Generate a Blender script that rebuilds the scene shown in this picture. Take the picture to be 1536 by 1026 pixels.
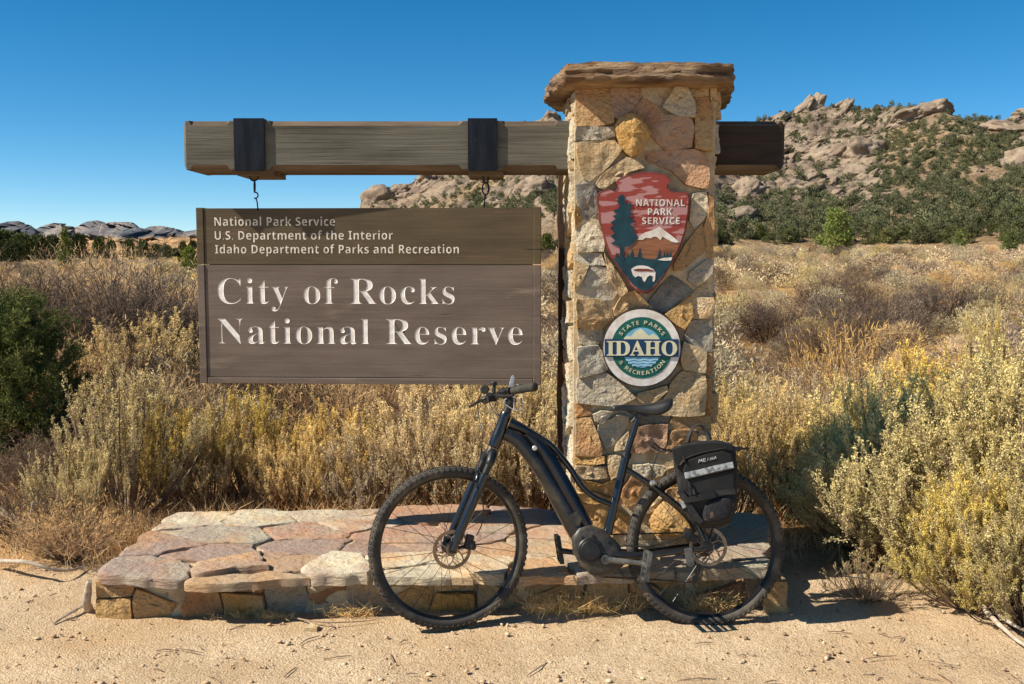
import bpy, bmesh, math, random
import numpy as np
from mathutils import Vector, Matrix, noise
from mathutils.geometry import delaunay_2d_cdt

for _o in list(bpy.data.objects):
    bpy.data.objects.remove(_o)
sc = bpy.context.scene
C = sc.collection
rad = math.radians

# ------------------------------------------------------------------ camera, sky, sun, exposure
F35, PITCH, EYE = 1493.0, rad(4.9), 1.6          # focal length in photo pixels, downward pitch, eye height
cam_d = bpy.data.cameras.new('camera')
cam_d.sensor_width, cam_d.lens = 36.0, 35.0
cam_d.clip_start, cam_d.clip_end = 0.05, 20000
cam = bpy.data.objects.new('camera', cam_d)
C.objects.link(cam)
cam.location = (0, 0, EYE)
cam.rotation_euler = (math.pi / 2 - PITCH, 0, 0)
sc.camera = cam

TX, TZ = 3.5, 3.35                                # how far sunlight moves right / down per metre of depth
SUN_EL = math.atan2(TZ, math.hypot(TX, 1.0))
SUN_ROT = math.atan2(-TX, -1.0)
w = bpy.data.worlds.new('World')
sc.world = w
w.use_nodes = True
wn = w.node_tree
bg = wn.nodes['Background']
sky = wn.nodes.new('ShaderNodeTexSky')
sky.sky_type = 'NISHITA'
sky.sun_disc = False
sky.sun_elevation = SUN_EL
sky.sun_rotation = SUN_ROT
sky.altitude = 2600
sky.air_density = 0.8
sky.dust_density = 0.0
sky.ozone_density = 2.2
hsv = wn.nodes.new('ShaderNodeHueSaturation')
hsv.inputs['Saturation'].default_value = 1.38
wn.links.new(sky.outputs[0], hsv.inputs['Color'])
wn.links.new(hsv.outputs[0], bg.inputs[0])
hsv.inputs['Hue'].default_value = 0.489
bg.inputs[1].default_value = 0.087
sun_d = bpy.data.lights.new('sun', 'SUN')
sun_d.energy = 5.0
sun_d.angle = rad(0.53)
sun_d.color = (1.0, 0.93, 0.80)
sun = bpy.data.objects.new('sun', sun_d)
C.objects.link(sun)
sun.location = (-30, -8, 30)
sun.rotation_euler = Vector((TX, 1.0, -TZ)).to_track_quat('-Z', 'Y').to_euler()
vs = sc.view_settings
sc.display_settings.display_device = 'sRGB'
vs.view_transform = 'Standard'
vs.look = 'None'
vs.exposure = 0.62
vs.gamma = 1.0
vs.use_curve_mapping = False
sc.cycles.max_bounces = 6
sc.cycles.diffuse_bounces = 3
sc.cycles.transparent_max_bounces = 6


def at(px, py, Y):
    """world point on the photo's ray through pixel (px, py) at depth Y"""
    a, b = (px - 768) / F35, (513 - py) / F35
    dy = math.cos(PITCH) + b * math.sin(PITCH)
    dz = -math.sin(PITCH) + b * math.cos(PITCH)
    k = Y / dy
    return Vector((a * k, Y, EYE + dz * k))


def on_z(px, py, z):
    """world point where that ray meets height z"""
    a, b = (px - 768) / F35, (513 - py) / F35
    dy = math.cos(PITCH) + b * math.sin(PITCH)
    dz = -math.sin(PITCH) + b * math.cos(PITCH)
    k = (z - EYE) / dz
    return Vector((a * k, dy * k, z))


# ------------------------------------------------------------------ object helpers
def link(name, me, parent=None):
    o = bpy.data.objects.new(name, me)
    C.objects.link(o)
    if parent is not None:
        o.parent = parent
    return o


def tag(o, label=None, cat=None, group=None, kind=None):
    if label: o['label'] = label
    if cat: o['category'] = cat
    if group: o['group'] = group
    if kind: o['kind'] = kind
    return o


def thing(name, label, cat, loc=(0, 0, 0), group=None):
    o = link(name, None)
    o.empty_display_size = 0.1
    o.location = loc
    return tag(o, label, cat, group)


def set_col(me, col):
    col = np.asarray(col, dtype=np.float32)
    a = me.color_attributes.new('Col', 'FLOAT_COLOR', 'POINT')
    full = np.ones((len(me.vertices), 4), dtype=np.float32)
    full[:, :3] = col
    a.data.foreach_set('color', full.ravel())


def mk(name, V, F, mat, parent=None, smooth=False, col=None, bevel=0, fm=None):
    me = bpy.data.meshes.new(name)
    me.from_pydata([tuple(v) for v in V], [], [tuple(f) for f in F])
    for m in (mat if isinstance(mat, (list, tuple)) else [mat]):
        me.materials.append(m)
    if fm is not None:
        me.polygons.foreach_set('material_index', np.asarray(fm, dtype=np.int32))
    if bevel:
        b = bmesh.new(); b.from_mesh(me)
        bmesh.ops.recalc_face_normals(b, faces=b.faces)
        ed = [e for e in b.edges if len(e.link_faces) == 2 and e.calc_face_angle(0) > 0.5]
        bmesh.ops.bevel(b, geom=ed, offset=bevel, segments=2, profile=0.6, affect='EDGES', clamp_overlap=True)
        b.to_mesh(me); b.free()
    elif col is not None:
        set_col(me, col)
    if smooth:
        me.polygons.foreach_set('use_smooth', [True] * len(me.polygons))
    me.update()
    return link(name, me, parent)


def np_mesh(name, V, F, mats, col=None, fm=None, smooth=False):
    """fast mesh from arrays; F is an (m,k) array"""
    me = bpy.data.meshes.new(name)
    n, (m, k) = len(V), F.shape
    me.vertices.add(n)
    me.vertices.foreach_set('co', np.asarray(V, dtype=np.float32).ravel())
    me.loops.add(m * k)
    me.loops.foreach_set('vertex_index', F.astype(np.int32).ravel())
    me.polygons.add(m)
    me.polygons.foreach_set('loop_start', np.arange(0, m * k, k, dtype=np.int32))
    for mm in (mats if isinstance(mats, (list, tuple)) else [mats]):
        me.materials.append(mm)
    if fm is not None:
        me.polygons.foreach_set('material_index', np.asarray(fm, dtype=np.int32))
    if smooth:
        me.polygons.foreach_set('use_smooth', np.ones(m, dtype=bool))
    me.update(calc_edges=True)
    me.validate()
    if col is not None:
        set_col(me, col)
    return me


class MB:
    """collects shapes, links them as ONE mesh object"""
    def __init__(s):
        s.V, s.F = [], []

    def add(s, V, F):
        o = len(s.V)
        s.V += [Vector(v) for v in V]
        s.F += [tuple(i + o for i in f) for f in F]
        return s

    def box(s, c, size, rot=None):
        c = Vector(c); V = []
        for x in (-.5, .5):
            for y in (-.5, .5):
                for z in (-.5, .5):
                    v = Vector((x * size[0], y * size[1], z * size[2]))
                    V.append(c + (rot @ v if rot else v))
        return s.add(V, [(0, 1, 3, 2), (4, 6, 7, 5), (0, 4, 5, 1), (2, 3, 7, 6), (0, 2, 6, 4), (1, 5, 7, 3)])

    def tube(s, path, r, n=8, closed=False, lat=None, latr=None):
        """tube along path; lat = fixed lateral axis with its own radius latr"""
        P = [Vector(p) for p in path]
        m = len(P)
        rr = r if isinstance(r, (list, tuple)) else [r] * m
        lr = latr if isinstance(latr, (list, tuple)) else [latr] * m
        V = []; up = None
        for i in range(m):
            if closed:
                t = P[(i + 1) % m] - P[i - 1]
            else:
                t = P[min(i + 1, m - 1)] - P[max(i - 1, 0)]
            t.normalize()
            if lat is not None:
                b = Vector(lat); a = b.cross(t).normalized(); b = t.cross(a).normalized()
            else:
                if up is None:
                    up = Vector((0, 0, 1)) if abs(t.z) < .9 else Vector((1, 0, 0))
                a = up - t * up.dot(t)
                a.normalize(); up = a; b = t.cross(a)
            for k in range(n):
                q = 2 * math.pi * k / n
                V.append(P[i] + a * (math.cos(q) * rr[i]) + b * (math.sin(q) * (lr[i] if lr[i] is not None else rr[i])))
        F = []
        for i in range(m if closed else m - 1):
            j = (i + 1) % m
            for k in range(n):
                l = (k + 1) % n
                F.append((i * n + k, i * n + l, j * n + l, j * n + k))
        if not closed:
            F.append(tuple(range(n - 1, -1, -1)))
            F.append(tuple((m - 1) * n + k for k in range(n)))
        return s.add(V, F)

    def lathe(s, prof, c, axis, n=32, closed=False):
        """profile of (radius, height along axis)"""
        ax = Vector(axis).normalized(); c = Vector(c)
        a = ax.orthogonal().normalized(); b = ax.cross(a)
        V = []; m = len(prof)
        for r, h in prof:
            for k in range(n):
                q = 2 * math.pi * k / n
                V.append(c + ax * h + (a * math.cos(q) + b * math.sin(q)) * r)
        F = []
        for i in range(m if closed else m - 1):
            j = (i + 1) % m
            for k in range(n):
                l = (k + 1) % n
                F.append((i * n + k, i * n + l, j * n + l, j * n + k))
        if not closed:
            F.append(tuple(range(n - 1, -1, -1)))
            F.append(tuple((m - 1) * n + k for k in range(n)))
        return s.add(V, F)

    def prism(s, front, back):
        """closed solid between two matching outlines"""
        n = len(front)
        F = [tuple(range(n)), tuple(range(2 * n - 1, n - 1, -1))]
        for i in range(n):
            j = (i + 1) % n
            F.append((i, n + i, n + j, j))
        return s.add(list(front) + list(back), F)

    def build(s, name, mat, parent=None, smooth=False, bevel=0, col=None):
        o = mk(name, s.V, s.F, mat, parent, smooth, col, bevel)
        return o


def smooth_by_angle(o, ang=40):
    me = o.data
    me.polygons.foreach_set('use_smooth', [True] * len(me.polygons))
    b = bmesh.new(); b.from_mesh(me)
    for e in b.edges:
        if len(e.link_faces) == 2 and e.calc_face_angle(0) > rad(ang):
            e.smooth = False
    b.to_mesh(me); b.free()
    return o


# ------------------------------------------------------------------ materials
def srgb(r, g, b):
    f = lambda c: (c / 255 / 12.92) if c / 255 <= 0.04045 else ((c / 255 + 0.055) / 1.055) ** 2.4
    return (f(r), f(g), f(b))


def mat(name, col=(.5, .5, .5), rough=.6, metal=0, col2=None, vscale=6, stretch=(1, 1, 1), vlo=.4, vhi=.65,
        col3=None, v3=20, lo3=.55, hi3=.7, stretch3=None, bump=0, bscale=40, bstretch=None, attr=False, coat=0, spec=.5, detail=6, crack=None):
    m = bpy.data.materials.new(name)
    m.use_nodes = True
    nt = m.node_tree; N = nt.nodes; L = nt.links
    bs = N['Principled BSDF']
    bs.inputs['Roughness'].default_value = rough
    bs.inputs['Metallic'].default_value = metal
    bs.inputs['Specular IOR Level'].default_value = spec
    if coat:
        bs.inputs['Coat Weight'].default_value = coat
        bs.inputs['Coat Roughness'].default_value = .15
    tc = N.new('ShaderNodeTexCoord')

    def nz(scale, st):
        mp = N.new('ShaderNodeMapping'); mp.inputs['Scale'].default_value = st
        L.new(tc.outputs['Object'], mp.inputs['Vector'])
        t = N.new('ShaderNodeTexNoise'); t.inputs['Scale'].default_value = scale
        t.inputs['Detail'].default_value = detail; t.inputs['Roughness'].default_value = .6
        L.new(mp.outputs[0], t.inputs['Vector'])
        return t

    if attr:
        a = N.new('ShaderNodeAttribute'); a.attribute_name = 'Col'
        base = a.outputs['Color']
    else:
        a = N.new('ShaderNodeRGB'); a.outputs[0].default_value = (*col, 1)
        base = a.outputs[0]

    def layer(base, c, scale, st, lo, hi):
        t = nz(scale, st)
        r = N.new('ShaderNodeMapRange'); r.inputs[1].default_value = lo; r.inputs[2].default_value = hi
        L.new(t.outputs[0], r.inputs[0])
        x = N.new('ShaderNodeMix'); x.data_type = 'RGBA'
        L.new(r.outputs[0], x.inputs[0]); L.new(base, x.inputs[6])
        if attr:
            g = N.new('ShaderNodeMix'); g.data_type = 'RGBA'; g.blend_type = 'MULTIPLY'
            g.inputs[0].default_value = 1
            L.new(base, g.inputs[6]); g.inputs[7].default_value = (*c, 1)
            L.new(g.outputs[2], x.inputs[7])
        else:
            x.inputs[7].default_value = (*c, 1)
        return x.outputs[2]

    if col2 is not None:
        base = layer(base, col2, vscale, stretch, vlo, vhi)
    if col3 is not None:
        base = layer(base, col3, v3, stretch3 or stretch, lo3, hi3)
    if crack is not None:
        base = layer(base, crack[0], crack[1], crack[2], crack[3], crack[3] + .035)
    L.new(base, bs.inputs['Base Color'])
    if bump:
        t = nz(bscale, bstretch or stretch)
        b = N.new('ShaderNodeBump'); b.inputs['Strength'].default_value = 1.0
        b.inputs['Distance'].default_value = bump
        L.new(t.outputs[0], b.inputs['Height'])
        L.new(b.outputs[0], bs.inputs['Normal'])
    return m


def leaf_mat(name, translucent=.25, vary=.25, gain=1.0):
    m = bpy.data.materials.new(name)
    m.use_nodes = True
    nt = m.node_tree; N = nt.nodes; L = nt.links
    N.remove(N['Principled BSDF'])
    out = N['Material Output']
    a = N.new('ShaderNodeAttribute'); a.attribute_name = 'Col'
    oi = N.new('ShaderNodeObjectInfo')
    r = N.new('ShaderNodeMapRange')
    r.inputs[3].default_value = (1 - vary) * gain; r.inputs[4].default_value = (1 + vary) * gain
    L.new(oi.outputs['Random'], r.inputs[0])
    hs = N.new('ShaderNodeHueSaturation')
    L.new(a.outputs['Color'], hs.inputs['Color']); L.new(r.outputs[0], hs.inputs['Value'])
    mh = N.new('ShaderNodeMath'); mh.operation = 'MULTIPLY_ADD'
    mh.inputs[1].default_value = 7.13; mh.inputs[2].default_value = 0
    fr = N.new('ShaderNodeMath'); fr.operation = 'FRACT'
    L.new(oi.outputs['Random'], mh.inputs[0]); L.new(mh.outputs[0], fr.inputs[0])
    r2 = N.new('ShaderNodeMapRange'); r2.inputs[3].default_value = .80; r2.inputs[4].default_value = 1.15
    L.new(fr.outputs[0], r2.inputs[0]); L.new(r2.outputs[0], hs.inputs['Saturation'])
    d = N.new('ShaderNodeBsdfDiffuse'); t = N.new('ShaderNodeBsdfTranslucent')
    x = N.new('ShaderNodeMixShader'); x.inputs[0].default_value = translucent
    L.new(hs.outputs[0], d.inputs[0]); L.new(hs.outputs[0], t.inputs[0])
    L.new(d.outputs[0], x.inputs[1]); L.new(t.outputs[0], x.inputs[2])
    L.new(x.outputs[0], out.inputs[0])
    return m


M = {}
M['stone'] = mat('stone', attr=True, rough=.85, col2=(1.05, .92, .78), vscale=9, vlo=.5, vhi=.72, col3=(.66, .63, .60), v3=34,
                 lo3=.54, hi3=.70, bump=.042, bscale=46, spec=.2, detail=8)
M['flag'] = mat('flagstone', attr=True, rough=.85, col2=(1.10, .88, .68), vscale=5, vlo=.48, vhi=.7, col3=(.72, .68, .66), v3=18,
                lo3=.55, hi3=.75, bump=.022, bscale=22, bstretch=(1, 1, 4), spec=.2, detail=8)
M['mortar'] = mat('mortar', srgb(206, 188, 156), .95, col2=srgb(176, 152, 118), vscale=14, bump=.006, bscale=90, spec=.1)
M['cap'] = mat('capstone', attr=True, rough=.85, col2=(.62, .50, .42), vscale=7, stretch=(1, 1, 4), vlo=.42, vhi=.62, bump=.035, bscale=18,
               bstretch=(.7, .7, 4), spec=.2)
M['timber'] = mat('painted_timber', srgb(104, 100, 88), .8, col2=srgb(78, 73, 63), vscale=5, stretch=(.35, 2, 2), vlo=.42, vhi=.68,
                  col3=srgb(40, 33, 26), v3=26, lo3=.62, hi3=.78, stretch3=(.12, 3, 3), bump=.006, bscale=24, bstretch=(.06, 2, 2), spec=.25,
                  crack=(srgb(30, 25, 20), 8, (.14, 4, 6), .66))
M['timber_dark'] = mat('stained_timber_with_shade', srgb(66, 54, 44), .8, col2=srgb(46, 37, 31), vscale=5, stretch=(.35, 2, 2), vlo=.42, vhi=.68, bump=.006, bscale=24, bstretch=(.06, 2, 2), spec=.2)  # brown stain with the pillar's shade on the beam stub painted in
M['timber_bare'] = mat('worn_timber', srgb(112, 96, 78), .85, col2=srgb(80, 66, 54), vscale=8, stretch=(.3, 2, 2), bump=.003, bscale=30,
                       bstretch=(.06, 2, 2), spec=.2)
M['old_board'] = mat('weathered_board', srgb(96, 74, 58), .9, col2=srgb(60, 44, 36), vscale=9, stretch=(2, 2, .3), bump=.006, bscale=24,
                     bstretch=(2, 2, .15), spec=.2)
M['iron'] = mat('black_iron', srgb(22, 24, 28), .42, .6, col2=srgb(40, 42, 48), vscale=12, stretch=(3, 3, .4), col3=srgb(95, 85, 75), v3=30,
                lo3=.66, hi3=.75, bump=.001, bscale=60)
M['sign_olive'] = mat('olive_sign_paint', srgb(90, 76, 52), .55, col2=srgb(76, 62, 42), vscale=4, stretch=(.5, 1, 2.5), vlo=.4, vhi=.65,
                      col3=srgb(120, 86, 68), v3=4.2, lo3=.60, hi3=.75, stretch3=(.5, 1, 3.2), bump=.0026, bscale=18, bstretch=(.05, 1, 2.2), spec=.35,
                        crack=(srgb(40, 32, 24), 11, (.16, 1, 5), .675))
M['sign_brown'] = mat('brown_sign_paint', srgb(112, 97, 86), .6, col2=srgb(96, 82, 72), vscale=4, stretch=(.5, 1, 2.2), vlo=.4, vhi=.65,
                      col3=srgb(142, 124, 106), v3=4.6, lo3=.60, hi3=.80, stretch3=(.45, 1, 2.2), bump=.0028, bscale=16, bstretch=(.05, 1, 2.2), spec=.3,
                        crack=(srgb(52, 42, 34), 11, (.16, 1, 5), .665))
M['letter'] = mat('letter_paint', srgb(240, 234, 226), .6, col2=srgb(214, 204, 192), vscale=30, spec=.3)
M['letter_small'] = mat('letter_paint_worn', srgb(232, 222, 206), .6, col2=srgb(190, 174, 152), vscale=40, spec=.3)


# ------------------------------------------------------------------ the lie of the land
def ground_z(x, y):
    x = np.asarray(x, dtype=float); y = np.asarray(y, dtype=float)
    t = np.clip(y - 9, 0, None)
    z = np.where(t < 60, .030 * t * t / (t + 14), .030 * 60 * 60 / 74 + .012 * np.clip(t - 60, 0, 250))
    z = z * np.clip(.22 + (x / np.maximum(np.abs(y), 1) + .40) * 1.4, .22, 1)
    z = z + .42 * np.exp(-(((x + 7.5) / 4.2) ** 2 + ((y - 13.5) / 4.5) ** 2))
    z = z + .05 * np.sin(x * .9 + y * .4) * np.clip((y - 6) / 4, 0, 1) * np.exp(-y / 60)
    return z


def gp(px, Y):
    """ground point below photo column px at depth Y"""
    x = (px - 768) / F35 * (Y * math.cos(PITCH) + EYE * math.sin(PITCH) * .9)
    return Vector((x, Y, float(ground_z(x, Y))))


def build_ground():
    def steps(lo, hi, fine, far):
        a = list(np.arange(lo, hi + 1e-6, fine))
        s, v = fine, hi
        while v < far:
            s *= 1.22; v += s; a.append(v)
        s, v = fine, lo
        while v > -far:
            s *= 1.22; v -= s; a.insert(0, v)
        return np.array(a)
    xs = steps(-3.4, 3.4, .034, 9000)
    ys = steps(3.1, 6.4, .034, 9000)
    X, Y = np.meshgrid(xs, ys)
    Z = ground_z(X, Y)
    V = np.stack([X.ravel(), Y.ravel(), Z.ravel()], 1)
    near = (np.abs(V[:, 0]) < 5) & (V[:, 1] > 2) & (V[:, 1] < 8)
    for i in np.nonzero(near)[0]:
        x, y = V[i, 0], V[i, 1]
        V[i, 2] += .012 * noise.noise((x * 2.2, y * 4, 0)) + .007 * noise.noise((x * 9, y * 9, 3)) + .006 * noise.noise((x * 22, y * 22, 7)) - .008 * max(0, noise.noise((x * 6 + y, y * 8, 11)) - .25) - .003
    nx, ny = len(xs), len(ys)
    i = np.arange(nx * ny).reshape(ny, nx)
    F = np.stack([i[:-1, :-1], i[:-1, 1:], i[1:, 1:], i[1:, :-1]], -1).reshape(-1, 4)
    m = bpy.data.materials.new('dirt'); m.use_nodes = True
    nt = m.node_tree; N = nt.nodes; L = nt.links
    bs = N['Principled BSDF']; bs.inputs['Roughness'].default_value = .95; bs.inputs['Specular IOR Level'].default_value = .1
    geo = N.new('ShaderNodeNewGeometry')

    def nz(scale, detail=6, r=.6):
        t = N.new('ShaderNodeTexNoise'); t.inputs['Scale'].default_value = scale
        t.inputs['Detail'].default_value = detail; t.inputs['Roughness'].default_value = r
        L.new(geo.outputs['Position'], t.inputs['Vector']); return t.outputs[0]

    def mr(src, lo, hi):
        r = N.new('ShaderNodeMapRange'); r.inputs[1].default_value = lo; r.inputs[2].default_value = hi
        L.new(src, r.inputs[0]); return r.outputs[0]

    def mix(f, a, b):
        x = N.new('ShaderNodeMix'); x.data_type = 'RGBA'
        L.new(f, x.inputs[0])
        for s, v in ((6, a), (7, b)):
            if isinstance(v, tuple): x.inputs[s].default_value = (*v, 1)
            else: L.new(v, x.inputs[s])
        return x.outputs[2]
    dirt = mix(mr(nz(2.2), .35, .65), srgb(196, 168, 133), srgb(221, 195, 160))
    dirt = mix(mr(nz(48, 6, .75), .46, .72), dirt, srgb(156, 124, 90))
    dirt = mix(mr(nz(170, 3), .56, .72), dirt, srgb(232, 212, 182))
    dirt = mix(mr(nz(.9, 5), .5, .7), dirt, srgb(198, 164, 124))
    vor = N.new('ShaderNodeTexVoronoi'); vor.inputs['Scale'].default_value = 70
    L.new(geo.outputs['Position'], vor.inputs['Vector'])
    litter = mix(mr(nz(1.6), .4, .62), srgb(168, 130, 86), srgb(204, 160, 102))
    litter = mix(mr(nz(20, 5), .5, .75), litter, srgb(120, 92, 64))
    sep = N.new('ShaderNodeSeparateXYZ'); L.new(geo.outputs['Position'], sep.inputs[0])
    ad = N.new('ShaderNodeMath'); ad.operation = 'MULTIPLY_ADD'; ad.inputs[1].default_value = 1.6
    L.new(nz(1.1), ad.inputs[0]); L.new(sep.outputs['Y'], ad.inputs[2])
    L.new(mix(mr(ad.outputs[0], 5.6, 6.3), dirt, litter), bs.inputs['Base Color'])
    hgt = N.new('ShaderNodeMath'); hgt.operation = 'ADD'
    L.new(nz(26, 8, .7), hgt.inputs[0]); L.new(nz(110, 3), hgt.inputs[1])
    bp = N.new('ShaderNodeBump'); bp.inputs['Distance'].default_value = .013; bp.inputs['Strength'].default_value = 1
    L.new(hgt.outputs[0], bp.inputs['Height']); L.new(bp.outputs[0], bs.inputs['Normal'])
    me = np_mesh('ground', V, F, m, smooth=True)
    tag(link('ground', me), kind='structure')


build_ground()


# ------------------------------------------------------------------ stonework
def voronoi(seeds, bounds, aspect=1.0, wts=None):
    """convex cells of the seeds inside the convex polygon bounds; lists of (a, b)"""
    cells = []
    for i, s in enumerate(seeds):
        poly = [Vector(p) for p in bounds]
        for j, q in enumerate(seeds):
            if i == j: continue
            d = Vector((q[0] - s[0], (q[1] - s[1]) * aspect * aspect))
            mid = Vector(((q[0] + s[0]) / 2, (q[1] + s[1]) / 2))
            if wts:
                e = Vector((q[0] - s[0], q[1] - s[1]))
                mid = mid + e * max(-.38, min(.38, (wts[i] - wts[j]) / (2 * e.dot(e))))
            new = []
            for k in range(len(poly)):
                a, b = poly[k], poly[(k + 1) % len(poly)]
                da, db = (a - mid).dot(d), (b - mid).dot(d)
                if da <= 0: new.append(a)
                if (da < 0) != (db < 0) and da != db:
                    new.append(a + (b - a) * (da / (da - db)))
            poly = new
            if len(poly) < 3: break
        cells.append(poly)
    return cells


def stone(rng, poly, frame, h0, h1, col, gap=.006, tilt=.05, rough=.008, stain=None, layers=False, jag=.006, crown=.0):
    """one rough stone on a convex outline; frame(a, b, h) gives the world point h out from the wall"""
    n = len(poly)
    c = sum(poly, Vector((0, 0))) / n
    pts = []
    for k in range(n):
        a, b = poly[k], poly[(k + 1) % n]
        m = max(1, int((b - a).length / .022))
        for q in range(m):
            p = a.lerp(b, q / m)
            if q == 0:                                   # blunt the corner
                p = p.lerp(c, .02)
            pts.append(p)
    out = []
    for p in pts:
        d = p - c; l = d.length
        if l < 1e-6: continue
        j = (noise.noise((p.x * 16, p.y * 16, h1 * 90)) + .8 * noise.noise((p.x * 6, p.y * 6, h1 * 90))) * jag
        out.append(c + d * max(.2, (l - gap + j) / l))
    ta, tb = rng.uniform(-tilt, tilt), rng.uniform(-tilt, tilt)
    off = rng.uniform(0, 50)
    rings = [(1.0, h0), (1.0, h0 + (h1 - h0) * .6), (.993, h0 + (h1 - h0) * .9), (.972, h1), (.87, h1 + crown * .3), (.73, h1 + crown * .6), (.56, h1 + crown * .8), (.38, h1 + crown), (.19, h1 + crown)]
    V, F, K = [], [], []
    m = len(out)
    cr = Vector(col)
    st = Vector(stain) if stain else cr * .6
    for s, h in rings:
        for p in out:
            q = c + (p - c) * s
            hh = h
            f = max(0, (h - h0) / max(1e-6, h1 - h0))
            hh += f * ((q.x - c.x) * ta + (q.y - c.y) * tb)
            hh += f * rough * (noise.noise((q.x * 11 + off, q.y * 11, off)) + .5 * noise.noise((q.x * 30 + off, q.y * 30, off)) - .9 * abs(noise.noise((q.x * 7, q.y * 7 + off, off))) + .25 * noise.noise((q.x * 70 + off, q.y * 70, off)))
            if layers:
                q = q + (p - c).normalized() * .006 * noise.noise((q.x * 9, q.y * 9, h * 160 + off))
            V.append(frame(q.x, q.y, hh))
            k = min(1, max(0, .5 + 1.3 * noise.noise((q.x * 7 + off, q.y * 7, off))))
            K.append(cr.lerp(st, k * .65))
    V.append(frame(c.x, c.y, h1 + crown + rough * .4)); K.append(cr)
    for r in range(len(rings) - 1):
        for k in range(m):
            l = (k + 1) % m
            F.append((r * m + k, r * m + l, (r + 1) * m + l, (r + 1) * m + k))
    b = (len(rings) - 1) * m
    for k in range(m):
        F.append((b + k, b + (k + 1) % m, len(V) - 1))
    return V, F, K


def add_stone(acc, S):
    o = len(acc[0])
    acc[0].extend(S[0]); acc[1].extend(tuple(i + o for i in f) for f in S[1]); acc[2].extend(S[2])


OR, TN, GY, CR, RU, PK, DG, OC = (srgb(208, 172, 122), srgb(206, 184, 148), srgb(182, 175, 160), srgb(220, 208, 182), srgb(188, 140, 102),
                                  srgb(196, 164, 138), srgb(132, 128, 120), srgb(206, 162, 96))

# ---- pillar
PY = 4.70                                            # front face of the pillar
PX0, PX1 = at(862, 385, PY).x, at(1069, 385, PY).x
PD = .66                                             # depth
PTOP = at(950, 128, PY - .1).z
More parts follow.
